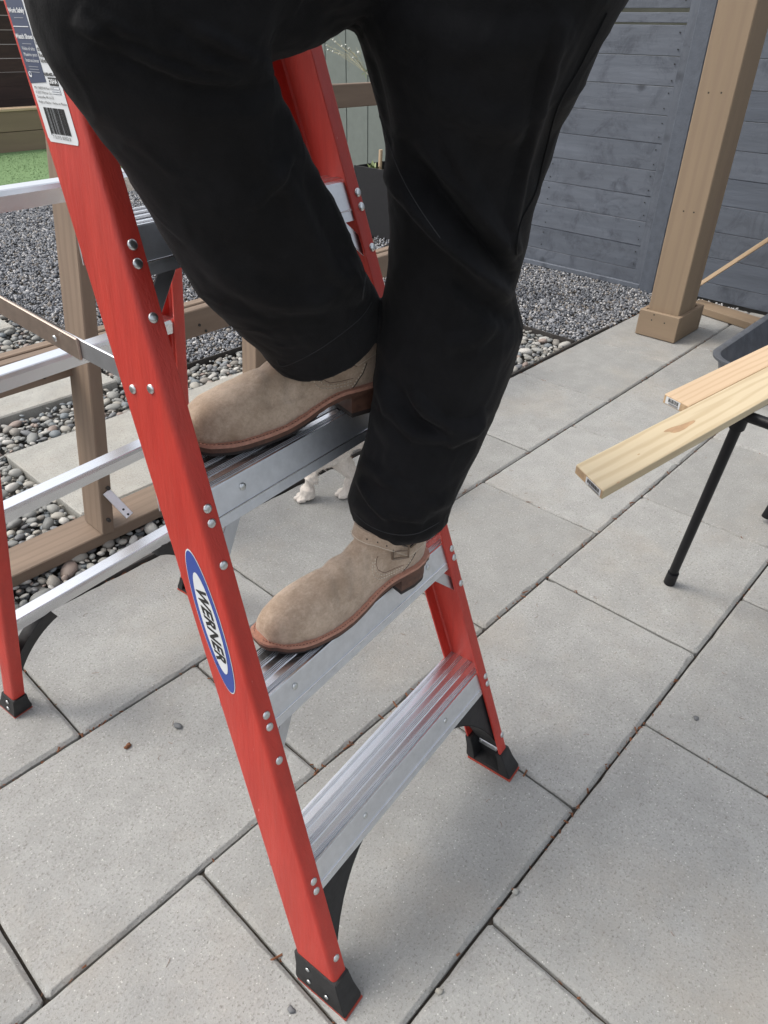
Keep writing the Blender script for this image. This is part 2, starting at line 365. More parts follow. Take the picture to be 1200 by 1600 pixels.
def insl(x, y, m_=.012): return any(a-m_ < x < b+m_ and c-m_ < y < d+m_ for a, b, c, d in SL)
P = []
grid = {}
def ok(x, y, r, z=0):
    gx, gy = int(x/.06), int(y/.06)
    for i in (-1, 0, 1):
        for j in (-1, 0, 1):
            for (a, b, rr) in grid.get((gx+i, gy+j), ()):
                if (a-x)**2+(b-y)**2 < (.80*(r+rr))**2: return False
    grid.setdefault((gx, gy), []).append((x, y, r)); return True
for attempt in range(40000):
    if random.random() < .85: x, y = random.uniform(-.1, 3.262), random.uniform(YE+.02, 2.8)
    else: x, y = random.uniform(.2, 1.51), random.uniform(2.8, 4.6)
    big = y < 2.1
    r = random.choice([.012, .015, .018, .021, .024, .027]) if attempt < 16000 else random.choice([.007, .009, .012, .014])
    if attempt < 500: r = random.uniform(.024, .032)
    if insl(x, y, r*.8): continue
    if x > 3.262-r*.8 or (y < 2.8 and y > 2.8-r*.5 and x > 1.5): continue
    if y < YE+.012+r*.8: continue
    if ok(x, y, r): P.append((x, y, r, depth((x, y, 0))))
P.sort(key=lambda a: -a[2]/max(.5, a[3]))
def visible(p):
    d = np.array([p[0], p[1], 0])-CAM; z = d@Fv; u = 600+CF*(d@Rv)/z; v = 800-CF*(d@Uv)/z
    return 0 < u < 1200 and 0 < v < 1600 and not (u > 240 and u < 780 and v < 700 and not (300 < u < 440 and v > 400))
vis = [p for p in P if visible(p)]; vset = set(id(p) for p in vis[:290]); rest = [p for p in P if id(p) not in vset]
def place(p):
    x, y, r, _ = p
    z = -.022+r*.35+random.uniform(0, .010)+(.006 if r < .013 else 0)
    R = Euler((random.uniform(-.35, .35), random.uniform(-.35, .35), random.uniform(0, 6.3))).to_matrix().to_4x4()
    return Matrix.Translation((x, y, z)) @ R @ Matrix.Scale(r, 4)
for p in vis[:290]:
    o = bpy.data.objects.new('pebble', random.choice(rocks)); C.objects.link(o); o.matrix_basis = place(p)
    o.parent = bed if p[1] < 2.8 else bed2
def merge(name, items, m_list, meshes, parent=None, kind='stuff', label=None, cat=None):
    tv, tf, tm = [], [], []; off = 0
    data = []
    for me in meshes:
        v = np.empty(len(me.vertices)*3); me.vertices.foreach_get('co', v); f = np.empty(len(me.polygons)*3, int); me.polygons.foreach_get('vertices', f)
        data.append((v.reshape(-1, 3), f.reshape(-1, 3)))
    for p_ in items:
        Mx, k, mi = p_; v, f = data[k]; A = np.array(Mx)
        tv.append(v@A[:3, :3].T+A[:3, 3]); tf.append(f+off); tm.append(np.full(len(f), mi)); off += len(v)
    v = np.concatenate(tv); f = np.concatenate(tf); mi = np.concatenate(tm)
    me = bpy.data.meshes.new(name); me.vertices.add(len(v)); me.vertices.foreach_set('co', v.ravel())
    me.loops.add(len(f)*3); me.loops.foreach_set('vertex_index', f.ravel()); me.polygons.add(len(f))
    me.polygons.foreach_set('loop_start', np.arange(len(f))*3)
    for x in m_list: me.materials.append(x)
    me.polygons.foreach_set('material_index', mi.astype(int)); me.update(calc_edges=True); me.shade_smooth()
    o = bpy.data.objects.new(name, me); C.objects.link(o); tag(o, label, cat, kind=kind)
    if parent: o.parent = parent
    return o
items = [(place(p), random.randrange(14), random.choice([0, 0, 1, 1, 2, 3, 4, 5, 7, 6] if random.random() < .9 else [5])) for p in rest]
for _ in range(5200):      # a lower layer that closes the gaps
    x, y = (random.uniform(-.1, 3.25), random.uniform(YE+.03, 2.78)) if random.random() < .8 else (random.uniform(.2, 1.49), random.uniform(2.8, 4.6))
    if insl(x, y): continue
    m_ = place((x, y, random.uniform(.010, .019), 0)); m_.translation.z = random.uniform(-.032, -.020); items.append((m_, random.randrange(14), random.choice([0, 1, 2, 3, 4, 7])))
merge('loose_pebbles', items, PEB, rocks, label='grey and tan river pebbles filling the bed beside the patio', cat='pebbles')
# fine gravel (merged small stones, denser near the camera)
small = [rock(40+i, 1, random.uniform(.6, .9), random.uniform(.5, .8), sub=1, rough=.3) for i in range(6)]
def gmat(x, y, r):
    R = Euler((random.uniform(0, 6.3), random.uniform(0, 6.3), random.uniform(0, 6.3))).to_matrix().to_4x4()
    return Matrix.Translation((x, y, -.022+random.uniform(0, .014))) @ R @ Matrix.Scale(r, 4)
GP = []
def gfill(x0, x1, y0, y1, n, rlo, rhi, cond=None):
    x, y = np.random.uniform(x0, x1, n), np.random.uniform(y0, y1, n); k = np.ones(n, bool) if cond is None else cond(x, y)
    d = np.stack([x, y, np.full(n, -CH)], 1); z = d@Fv; u = 600+CF*(d@Rv)/z; k &= (z > .2) & (u > -60) & (u < 1260)
    GP.append(np.stack([x, y, np.random.uniform(rlo, rhi, n)], 1)[k])
gfill(3.28, 4.42, YE+.02, 2.81, 9000, .006, .011)
gfill(2.6, 4.42, 2.6, 3.4, 4000, .006, .011, lambda x, y: y > 2.82)
gfill(1.54, 4.0, 2.82, 4.6, 26000, .006, .011)
gfill(1.3, 4.5, 4.6, 7.2, 34000, .008, .013)
gfill(3.4, 4.85, 3.4, 7.2, 9000, .008, .013)
gfill(1.60, 2.7, 3.0, 5, 260, .016, .026)
gfill(3.35, 4.1, 1.75, 2.3, 16, .016, .028)
GP = np.concatenate(GP); ng = len(GP)
q = np.random.normal(size=(ng, 4)); q /= np.linalg.norm(q, axis=1)[:, None]; qw, qx, qy, qz = q.T
RT = np.stack([1-2*(qy*qy+qz*qz), 2*(qx*qy-qz*qw), 2*(qx*qz+qy*qw), 2*(qx*qy+qz*qw), 1-2*(qx*qx+qz*qz), 2*(qy*qz-qx*qw), 2*(qx*qz-qy*qw), 2*(qy*qz+qx*qw), 1-2*(qx*qx+qy*qy)], 1).reshape(-1, 3, 3)*GP[:, 2, None, None]
TR_ = np.stack([GP[:, 0], GP[:, 1], np.random.uniform(-.022, -.008, ng)], 1)
def bulk(name, meshes, mats_, wts, label, cat):
    kk = np.random.randint(0, len(meshes), ng); tv, tf, tm = [], [], []; off = 0
    for i, me in enumerate(meshes):
        v = np.empty(len(me.vertices)*3); me.vertices.foreach_get('co', v); v = v.reshape(-1, 3); f = np.empty(len(me.polygons)*3, int); me.polygons.foreach_get('vertices', f); f = f.reshape(-1, 3)
        s_ = kk == i; n = s_.sum(); V_ = np.einsum('nij,vj->nvi', RT[s_], v)+TR_[s_][:, None, :]; tv.append(V_.reshape(-1, 3))
        tf.append((f[None]+(np.arange(n)*len(v))[:, None, None]+off).reshape(-1, 3)); off += n*len(v); tm.append(np.repeat(np.random.choice(wts, n), len(f)))
    v = np.concatenate(tv); f = np.concatenate(tf); mi = np.concatenate(tm); me = bpy.data.meshes.new(name); me.vertices.add(len(v)); me.vertices.foreach_set('co', v.ravel())
    me.loops.add(len(f)*3); me.loops.foreach_set('vertex_index', f.ravel()); me.polygons.add(len(f)); me.polygons.foreach_set('loop_start', np.arange(len(f))*3)
    for x in mats_: me.materials.append(x)
    me.polygons.foreach_set('material_index', mi.astype(int)); me.update(calc_edges=True)
    o = bpy.data.objects.new(name, me); C.objects.link(o); tag(o, label, cat, kind='stuff')
bulk('fine_gravel', small, GRV, [0, 0, 0, 1, 1, 2, 2, 3, 4], 'dark grey fine gravel covering the yard beyond the pebbles', 'gravel')
# white stones at the foot of the dark fence
items = [(gmat(random.uniform(4.36, 4.43), random.uniform(1.25, 1.5), random.uniform(.006, .011))@Matrix.Identity(4), random.randrange(6), 3) for _ in range(26)]
for i_, it in enumerate(items): it[0].translation.z = random.uniform(.004, .01)
merge('spilled_gravel', items, GRV, small, label='pale gravel spilled on the paver at the foot of the fence', cat='gravel')
# stepping slabs
labs = ['wide concrete stepping slab in the pebbles nearest the patio, beside the timber frame',
        'second concrete stepping slab, seen below the ladder spreader among the pebbles', 'farthest concrete stepping slab at the left edge of the photo']
for (a, b, c, d), l in zip(SL, labs):
    o = box('stepping_slab', (a, c, -.05), (b, d, .012), M['paver2'], bev=.006); tag(o, l, 'paving slab', 'stepping slabs in the pebble bed')

# ---------------------------------------------------------------- turf, raised bed, far fence
tf = box('turf', (-2, 7.25, -.05), (9, 9.84, .005), M['turf'], bev=0); tag(tf, 'green artificial turf lawn strip behind the gravel', 'turf', kind='structure')
V, Fc = [], []
for _ in range(9000):
    x, y = random.uniform(2.4, 5.2), random.uniform(7.25, 9.8); t_ = random.uniform(0, PI); b0 = len(V); hgt = random.uniform(.004, .010)
    V += [(x-.006*math.cos(t_), y-.006*math.sin(t_), .004), (x+.006*math.cos(t_), y+.006*math.sin(t_), .004), (x+random.gauss(0, .006), y+random.gauss(0, .006), .004+hgt)]; Fc.append((b0, b0+1, b0+2))
o = mesh('turf_blades', V, Fc, M['turf']); tag(o, 'short green turf blades of the lawn strip', 'turf', kind='stuff')
rb = empty('raised_bed', (3.9, 9.9, 0), 'low brown timber retaining wall with sunlit top at the back of the turf', 'raised bed')
for z0, z1 in ((0, .213), (.219, .43)):
    for x0, x1 in ((-1.5, 2.4), (2.405, 6.3), (6.305, 9)):
        o = beam('board', (x0, 9.875, (z0+z1)/2), (x1, 9.875, (z0+z1)/2), .045, z1-z0, M['cedar'], rb, bev=.003)
o = beam('cap_board', (-1.5, 9.94, .445), (9, 9.94, .445), .20, .028, M['pine2'], rb, bev=.003)
o = box('soil', (-1.5, 9.91, .2), (9, 10.5, .40), M['soil'], rb, bev=0)
ff = empty('board_fence', (4, 10.6, 0), 'dark brown horizontal board fence at the far left with thin bright gaps', 'fence')
zt = [.20, .3475, .495, .6425, .79, .9375, 1.085, 1.2325, 1.38, 1.5275, 1.675]
for i, z in enumerate(zt):
    beam('board', (-1.5, 10.6, z+.07), (9, 10.6, z+.07), .02, .139 if i > 3 else .1465, M['brown_fence'], ff, bev=.001)
for x in (-1.4, 1.0, 3.3, 5.6, 7.9): box('post', (x, 10.615, 0), (x+.09, 10.70, 1.82), M['brown_fence'], ff)

# ---------------------------------------------------------------- blue-grey fences at the right
bf = empty('board_fence', (4.42, 2.6, 0), 'blue grey horizontal board fence panel left of the cedar post', 'fence')
zs = [0.035+.1405*i-.0175 for i in range(14)]
z = .105-.1405+.05
seams = [1.2236-.1405*i for i in range(9, -1, -1)]
for a in seams:
    b = a+.1385; a2 = max(a, .012)
    beam('board', (4.432+random.uniform(-.0025, .0025), 3.38, (a2+b)/2), (4.432+random.uniform(-.0025, .0025), 1.925, (a2+b)/2), .02, b-a2, M['fence'], bf, bev=.0018)
beam('board', (4.432, 3.38, 1.395), (4.432, 1.925, 1.395), .02, .045, M['fence'], bf, bev=.0015)
for a in (1.436, 1.577, 1.718, 1.859): beam('board', (4.432, 3.38, a+.0695), (4.432, 1.925, a+.0695), .02, .1385, M['fence'], bf, bev=.0015)
for bo in [o_ for o_ in bf.children if o_.name.startswith('board')]:
    zc = bo.matrix_basis.translation.z; hh_ = bo.dimensions.z
    for yy in (1.955, 2.62, 3.33):
        for dz in (-.038, .036):
            p_ = Vector((4.419, yy+random.uniform(-.006, .006), zc+dz+random.uniform(-.004, .004)))
            if hh_ > .1: tube('nail', [p_, p_+Vector((.004, 0, 0))], .0034, M['ink'], bo, n=7)
beam('trim_board', (4.426, 1.900, 0.0), (4.426, 1.900, 2.0), .05, .035, M['fence'], bf, up=(1, 0, 0), bev=.002)
box('post', (4.395, 1.785, -.03), (4.50, 1.874, 2.0), M['fence_d'], bf, bev=.003)
box('post', (4.45, 3.38, -.03), (4.54, 3.47, 2.0), M['fence_d'], bf, bev=.003)
beam('kick_board', (4.405, 3.38, .006), (4.405, 1.875, .006), .022, .03, M['fence'], bf, bev=.002)
bf2 = empty('board_fence', (4.46, .9, 0), 'darker blue grey board fence to the right behind the cedar post', 'fence')
for i in range(14):
    a = -.03+.1405*i-.002+.0; a = .945-.1405*(7-i); b = a+.1385; a = max(a, .008)
    if b < .03: continue
    beam('board', (4.478+random.uniform(-.002, .002), 1.783, (a+b)/2), (4.478+random.uniform(-.002, .002), -2.2, (a+b)/2), .02, b-a, M['fence_d' if i % 3 == 1 else 'fence'], bf2, bev=.0018)
box('post', (4.49, -2.2, -.03), (4.58, -2.11, 1.9), M['fence_d'], bf2)

nw = box('neighbour_wall', (5.6, -3, -.05), (5.7, 3.3, 2.6), mat('olive_wall', (.09, .095, .075), .8, var=.15, scale=3), bev=.003); tag(nw, 'dull olive wall glimpsed through the gaps high in the blue grey fence', 'wall')
# grey green siding behind the planter
sw = empty('siding_wall', (4.9, 6, 0), 'grey green wall of wide vertical boards behind the black planter', 'wall')
y = 3.42
seam_y = [3.42, 3.72, 3.97, 4.22, 4.47, 4.72, 4.972, 5.22, 5.47, 5.72, 5.97, 6.22, 6.47, 6.72, 6.97, 7.22]
for a, b in zip(seam_y[:-1], seam_y[1:]):
    beam('board', (4.91, (a+b)/2, -.03), (4.91, (a+b)/2, 2.2), b-a-.008, .02, M['siding'], sw, up=(1, 0, 0), bev=.0015)
box('backing', (4.922, 3.42, -.03), (4.96, 7.22, 2.2), M['fence_d'], sw, bev=0)
# planter
pl = empty('planter', (4.45, 3.8, 0), 'black square sided planter with soil and small seedlings by the grey wall', 'planter')
for nm, lo, hi in (('side_panel', (4.2, 3.3, -.02), (4.212, 4.19, .465)), ('side_panel', (4.70, 3.3, -.02), (4.712, 4.19, .465)),
                   ('side_panel', (4.213, 4.178, -.02), (4.699, 4.19, .462)), ('side_panel', (4.213, 3.3, -.02), (4.699, 3.312, .462))):
    box(nm, lo, hi, M['blackpl'], pl, bev=.001)
o = box('soil', (4.215, 3.315, .05), (4.697, 4.175, .41), M['soil'], pl, bev=0)
st = tube('wooden_stake', [(4.33, 4.045, .38), (4.335, 4.04, .572)], [.014, .014], M['pine2']); tag(st, 'short round wooden stake upright in the black planter', 'stake')
def leafy(name, c, n, L, label, seed):
    rnd = random.Random(seed); root = empty(name, c, label, 'plant')
    for i in range(n):
        a = rnd.uniform(0, 2*PI); el = rnd.uniform(.5, 1.3); d = Vector((math.cos(a)*math.cos(el), math.sin(a)*math.cos(el), math.sin(el)))
        sd_ = Vector((-math.sin(a), math.cos(a), 0)); c0 = Vector(c); l = L*rnd.uniform(.6, 1); wd = l*.2
        pts = [c0, c0+d*l*.5+sd_*wd, c0+d*l*.5+Vector((0, 0, -.1*wd)), c0+d*l*.5-sd_*wd, c0+d*l*.9+Vector((math.cos(a), math.sin(a), -.4))*l*.15]
        mesh('leaf', pts, [(0, 1, 2), (0, 2, 3), (1, 4, 2), (2, 4, 3)], M['plant'], root)
leafy('seedling', (4.33, 4.115, .41), 9, .11, 'small pale green seedling left of the stake in the planter', 1)
leafy('seedling', (4.34, 3.965, .41), 10, .11, 'small leafy seedling right of the stake in the planter', 2)
# drooping dried flower plant
fl = empty('flowering_plant', (4.5, 3.6, .41), 'dry arching plant with tiny white flower heads in front of the grey wall', 'plant')
base = Vector((4.5, 3.62, .41)); crown = atX(571, 113, 4.55)
tube('stem', [base, base.lerp(crown, .5)+Vector((0, -.05, .12)), crown], [.004, .003, .002], M['stem'], fl, n=5)
rnd = random.Random(5)
for (fx, fy) in ((510, 71), (520, 62), (524, 66), (534, 72), (513, 78), (520, 80), (560, 82), (545, 76), (530, 84), (552, 90), (540, 70)):
    p1 = atX(fx, fy, 4.5+rnd.uniform(-.05, .05)); mid = crown.lerp(p1, .45)+Vector((0, 0, .015+rnd.uniform(-.01, .03)))
    tube('stem', [crown, mid, p1], [.0018, .0014, .001], M['stem'], fl, n=4)
    for q in range(4):
        t0 = mid.lerp(p1, rnd.random()); tube('twig', [t0, t0+Vector((rnd.gauss(0, .01), rnd.gauss(0, .03), rnd.gauss(.01, .025)))], [.001, .0007], M['stem'], fl, n=3)
    me = rock(rnd.randint(0, 99), 1, 1, .8, sub=1, rough=.5); o = link('flower_head', me, M['flower'], fl); o.location = p1; o.scale = [rnd.uniform(.006, .010)]*3
    par(o, fl)
for q in range(5):
    a = rnd.uniform(0, 6.28); pts = [crown, crown+Vector((.0, .022*math.cos(a), .02*math.sin(a)))+Vector((.0, .006, 0)), crown+Vector((0, .045*math.cos(a), .04*math.sin(a)-.01)), crown+Vector((0, .022*math.cos(a), .02*math.sin(a)))-Vector((0, .006, .004))]
    mesh('leaf', pts, [(0, 1, 2), (0, 2, 3)], M['plant'], fl)

# ---------------------------------------------------------------- pergola post etc
pp = empty('pergola_post', (3.76, 1.4, 0), 'tall square brown cedar post with a boxed wooden base', 'post')
beam('post', (3.75, 1.398, .0), (3.75, 1.398, 2.6), .165, .20, M['cedar'], pp, up=(1, 0, 0), bev=.004)
for a, b in (((3.634, 1.296), (3.634, 1.512)), ((3.918, 1.296), (3.918, 1.512))):
    beam('base_board', (a[0], a[1], .068), (b[0], b[1], .068), .024, .132, M['cedar'], pp, bev=.003)
for yy in (1.308, 1.500):
    beam('base_board', (3.647, yy, .068), (3.905, yy, .068), .024, .131, M['cedar'], pp, bev=.003)
pb_ = [o_ for o_ in pp.children if o_.name.startswith('post')][0]
for (px_, py_) in ((1107, 145), (1127, 145), (1068, 330), (1084, 332)):
    q = atX(px_, py_, 3.6495); tube('screw', [q+Vector((.0005, 0, 0)), q+Vector((.004, 0, 0))], .0042, M['ink'], pb_, n=8)
for (px_, py_) in ((1018, 500), (1038, 505), (1022, 492)):
    q = atX(px_, py_, 3.6215); tube('screw', [q, q+Vector((.003, 0, 0))], .004, M['ink'], pb_, n=8)
tb = beam('timber_beam', (4.262, 1.47, .022), (3.99, .30, .022), .125, .04, M['cedar'], bev=.003)
tag(tb, 'brown timber board lying flat on the pavers right of the post', 'timber')
lt = beam('wooden_batten', (4.26, 1.53, .07), (4.06, .62, .985), .02, .02, M['pine2'], bev=.001)
tag(lt, 'thin pale wooden batten leaning diagonally in front of the dark fence', 'batten')

# ---------------------------------------------------------------- timber frame at the left
fr = empty('timber_frame', (1.0, 1.85, 0), 'weathered brown timber frame of posts and rails standing in the pebbles', 'timber frame')
beam('bottom_board', (-.25, 1.868, .02), (1.95, 1.900, .02), .138, .038, M['timber'], fr, bev=.003)
beam('post', (.737, 1.857, .040), (.737+.13*1.1, 1.857-.02, 1.15), .112, .038, M['timber'], fr, up=(1, 0, 0), bev=.003)
beam('rail', (-.6, 1.902, .541), (2.6, 1.902, .580), .036, .084, M['timber'], fr, bev=.003)
beam('rail', (-.6, 1.951, .541), (2.6, 1.951, .580), .036, .084, M['timber'], fr, bev=.003)
beam('post', (1.855, 2.49, .0), (1.855+.1*1.07, 2.49, 1.05), .10, .085, M['timber'], fr, up=(1, 0, 0), bev=.003)
beam('rail', (1.86, 2.54, 1.083), (3.9, 2.54, 1.083), .038, .089, M['timber'], fr, bev=.003)
beam('post', (3.6, 2.58, 0), (3.6, 2.58, 1.03), .10, .085, M['timber'], fr, up=(1, 0, 0), bev=.003)
beam('cross_rail', (1.93, 1.975, .55), (1.93, 2.44, .55), .04, .084, M['timber'], fr, bev=.003)
b0 = atY(166, 768, 1.795); b1 = atY(203, 806, 1.74)
br = beam('hinge_strap', b0, b1, .003, .026, M['alu_d'], fr, up=(1, 0, .3), bev=.001)
for t_ in (.72, .92):
    q = b0.lerp(b1, t_); tube('screw_hole', [q+Vector((-.001, -.0035, .001)), q+Vector((-.001, -.001, .0))], .0035, M['ink'], br, n=8)
for (px_, py_) in ((312, 508), (322, 517), (309, 528), (69, 590)):
    q = atY(px_, py_, 1.8825); tube('screw_hole', [q+Vector((0, -.0012, 0)), q+Vector((0, .002, 0))], .0045, M['ink'], fr, n=8)
for (px_, py_) in ((168, 762), (169, 812)):
    q = atY(px_, py_, 1.798); tube('screw', [q+Vector((0, -.008, 0)), q+Vector((0, .002, 0))], .006, M['edging'], fr, n=8)

# ================================================================ STEP LADDER
TH = .1106; sl = .3057; W0 = .584; tp = .0749; FB = .0285; WD = .0836
O = Vector((.339, .3793, 0)); eu = Vector((math.cos(TH), math.sin(TH), 0)); ev = Vector((-math.sin(TH), math.cos(TH), 0))
def LP(u, v, z): return O+eu*u+ev*v+Vector((0, 0, z))
stepz = [k*.2917-.0177 for k in range(1, 6)]
HZ = 1.66
lad = empty('step_ladder', LP(W0/2, .5, 0), 'tall red fibreglass step ladder with ribbed aluminium treads', 'ladder')
def cprof(w_, d_, t_, r_=.007, lip=0.004):
    """C channel: web on u=0 (outside), flanges at v=0 and v=d"""
    P_ = []
    def arc(cx, cy, r, a0, a1, n=4):
        return [(cx+r*math.cos(math.radians(a0+(a1-a0)*i/n)), cy+r*math.sin(math.radians(a0+(a1-a0)*i/n))) for i in range(n+1)]
    P_ += [(w_, t_), (w_, .001), (w_-.001, 0)]
    P_ += arc(r_, r_, r_, 270, 180)
    P_ += arc(r_, d_-r_, r_, 180, 90)
    P_ += [(w_-.001, d_), (w_, d_-.001), (w_, d_-t_), (t_+.003, d_-t_), (t_, d_-t_-.003), (t_, t_+.003), (t_+.003, t_)]
    return P_
NZ = 9
def rail(name, side, z0, z1, v0, slope, wf, wd, ins=0.):
    prof = cprof(wf, wd, .0042)
    frs = []
    for i in range(NZ):
        z = z0+(z1-z0)*i/(NZ-1)
        if side < 0: frs.append(lambda a, b, z=z: LP(tp*z+a+ins, v0+slope*z+b, z))
        else: frs.append(lambda a, b, z=z: LP(W0-tp*z-a-ins, v0+slope*z+b, z))
    return sweep(name, prof, frs, M['red'], lad)
RN = rail('front_rail', -1, .045, HZ, 0, sl, FB, WD)
RF = rail('front_rail', 1, .045, HZ, 0, sl, FB, WD)
RV, RS, RD = .989, -.228, .045; RI = .0135
BN = rail('rear_rail', -1, .045, HZ-.03, RV, RS, .028, RD, RI)
BF = rail('rear_rail', 1, .045, HZ-.03, RV, RS, .028, RD, RI)
nF = (Vector((0, 0, sl))+(-ev)).normalized()           # outward normal of the front plane
railup = (ev*sl+Vector((0, 0, 1))).normalized()
# rivets
def rivet_mesh(r, h):
    bm = bmesh.new(); rings = [(1, 0), (1, .35), (.88, .7), (.6, .93), (.25, 1)]; vs = []
    for (a, b) in rings: vs.append([bm.verts.new((a*r*math.cos(t*PI/7), a*r*math.sin(t*PI/7), b*h)) for t in range(14)])
    for i in range(len(vs)-1):
        for k in range(14): bm.faces.new((vs[i][k], vs[i][(k+1) % 14], vs[i+1][(k+1) % 14], vs[i+1][k]))
    bm.faces.new(vs[-1]); me = bpy.data.meshes.new('rivet'); bm.to_mesh(me); bm.free(); me.materials.append(M['zinc']); me.shade_smooth(); return me
RM = rivet_mesh(.0062, .0028)
def rivet(p, n, parent, s=1.0):
    o = bpy.data.objects.new('rivet', RM); C.objects.link(o)
    q = Vector(n).to_track_quat('Z', 'Y'); o.matrix_basis = Matrix.Translation(p) @ q.to_matrix().to_4x4() @ Matrix.Scale(s, 4); par(o, parent)
for z in stepz:
    for dz in (-.0155, -.034, -.089):
        if z < .3 and dz == -.089: continue
        zz = z+dz
        rivet(LP(tp*zz+.0150, sl*zz, zz)+nF*.0001, nF, RN); rivet(LP(W0-tp*zz-.0105, sl*zz, zz)+nF*.0001, nF, RF)
zz = .100; rivet(LP(tp*zz+.0165, sl*zz, zz), nF, RN); rivet(LP(W0-tp*zz-.0065, sl*zz, zz), nF, RF)
nW = (-eu-Vector((0, 0, -tp))).normalized()
for w_ in (.058, .021):
    zz = .9735 if w_ > .05 else .983; rivet(LP(tp*zz, sl*zz+w_, zz), nW, RN, .95)
# steps
TD = .0775
def tread_profile():
    P_ = [(0.0, -.047), (-.0005, -.002)]; n = 15; pts = []
    v = .0010
    # raised nose, then ribs
    x = 0.0; pts += [(0, -.0015), (.001, 0), (.0042, 0), (.0050, -.0026)]
    x = .0058
    pat = ['g', 'g', 'g', .0105, 'g', 'g', 'g', 'g', .0105, 'g', 'g', 'g', .0105, 'g', 'g']
    gw = (TD-.0055-x-sum(p_ for p_ in pat if p_ != 'g'))/sum(1 for p_ in pat if p_ == 'g')
    for p_ in pat:
        if p_ == 'g': pts += [(x+gw*.04, -.0002), (x+gw*.18, -.0019), (x+gw*.40, -.0019), (x+gw*.54, -.0002), (x+gw*.66, 0), (x+gw*.92, 0)]; x += gw
        else: pts += [(x+p_*.06, -.0010), (x+p_*.94, -.0010)]; x += p_
    pts += [(TD-.0050, -.0016), (TD-.0042, 0), (TD-.001, 0), (TD, -.0015)]
    return pts
tpf = tread_profile()
def step(z):
    un, uf = tp*z+.0044, W0-tp*z-.0044
    st_ = mesh('step', [(0, 0, 0)], [], M['alu'], lad)
    prof = [(.0046, -.050)]+[(v+.0046, h_) for v, h_ in tpf]+[(TD+.0046, -.050), (TD+.0026, -.050), (TD+.0026, -.0050), (.0066, -.0050), (.0066, -.050)]
    def fr(u): return lambda a, b: LP(u, sl*(z+b)+a if b < -.003 and a < .01 else sl*z+a, z+b)
    bpy.data.objects.remove(st_)
    st_ = sweep('step', prof, [fr(un), fr((un+uf)/2), fr(uf)], M['alu'], lad, angle=15)
    st_.data.materials.append(M['alu_s'])
    for p_ in st_.data.polygons:
        if abs(p_.normal.z) < .6: p_.material_index = 1
    # raised bead low on the skirt
    zz = z-.036
    beam('skirt_bead', LP(un+.002, sl*zz+.0040, zz), LP(uf-.002, sl*zz+.0040, zz), .0018, .0022, M['alu'], st_, up=nF, bev=.0004)
    ru = .1580 if z < .3 else .0870
    zr = z-.0165
    for u in (tp*zr+ru-.009, W0-tp*zr-ru+.006): rivet(LP(u, sl*zr+.0046, zr), nF, st_, .85)
    return st_
SO = [step(z) for z in stepz]
# diagonal straps under steps
for z in stepz:
    if z < .3: continue
    za, zb = z-.0165, z-.089
    for s_ in (-1, 1):
        def U(u): return u if s_ < 0 else W0-u
        p0 = LP(U(tp*za+.078), sl*za+.0095, za-.012); p1 = LP(U(tp*zb+.0165), sl*zb+.0070, zb-.004)
        beam('diagonal_brace', p0, p1, .0022, .020, M['alu_d'], lad, up=railup.cross(p1-p0).normalized().cross(p1-p0), bev=.0005)
        p0 = LP(U(tp*za+.078), sl*za+.066, za-.012); p1 = LP(U(tp*zb+.0165), sl*zb+.070, zb-.004)
        beam('diagonal_brace', p0, p1, .0022, .018, M['alu_d'], lad, up=railup.cross(p1-p0).normalized().cross(p1-p0), bev=.0005)
# moulded gussets under the bottom step
def gusset(s_, pts_in, v_at, parent, name='gusset_brace', thick=.004, webw=.02):
    """curved black plastic brace: an outline in (u,z), a flange running along its free edge"""
    def U(u, z): return tp*z+u if s_ < 0 else W0-tp*z-u
    root = [(.006, .256-.035), (.170, .250-.035+.012)]
    n = 9; curve = []
    for i in range(n+1):
        t = i/n; u = (1-t)**2*.165+2*t*(1-t)*.055+t*t*.012; z = (1-t)**2*.232+2*t*(1-t)*.20+t*t*.062; curve.append((u, z))
    V = []; Fc = []
    for side in (0, thick):
        for (u, z) in curve: V.append(LP(U(u, z), v_at(z)+side, z))
        for (u, z) in curve: V.append(LP(U(.0045, z), v_at(z)+side, min(z, .232)))
    m_ = n+1
    for i in range(n):
        Fc.append((i, i+1, m_+i+1, m_+i)); Fc.append((2*m_+i, 3*m_+i, 3*m_+i+1, 2*m_+i+1))
    o = mesh(name, V, Fc, M['rubber'], parent)
    V = []; Fc = []
    for (u, z) in curve:
        for dv, dn in ((0, 0), (webw, 0), (webw, -.003), (0, -.003)): V.append(LP(U(u+.001-dn*.6, z-dn*.6), v_at(z)+dv, z-dn*.2))
    for i in range(n):
        for k in range(4): Fc.append((i*4+k, i*4+(k+1) % 4, (i+1)*4+(k+1) % 4, (i+1)*4+k))
    Fc += [(0, 1, 2, 3), tuple(4*n+k for k in range(4))]
    mesh('gusset_flange', V, Fc, M['rubber'], o)
    return o
for s_ in (-1, 1):
    gusset(s_, None, lambda z: sl*z+.008, lad, webw=.060)
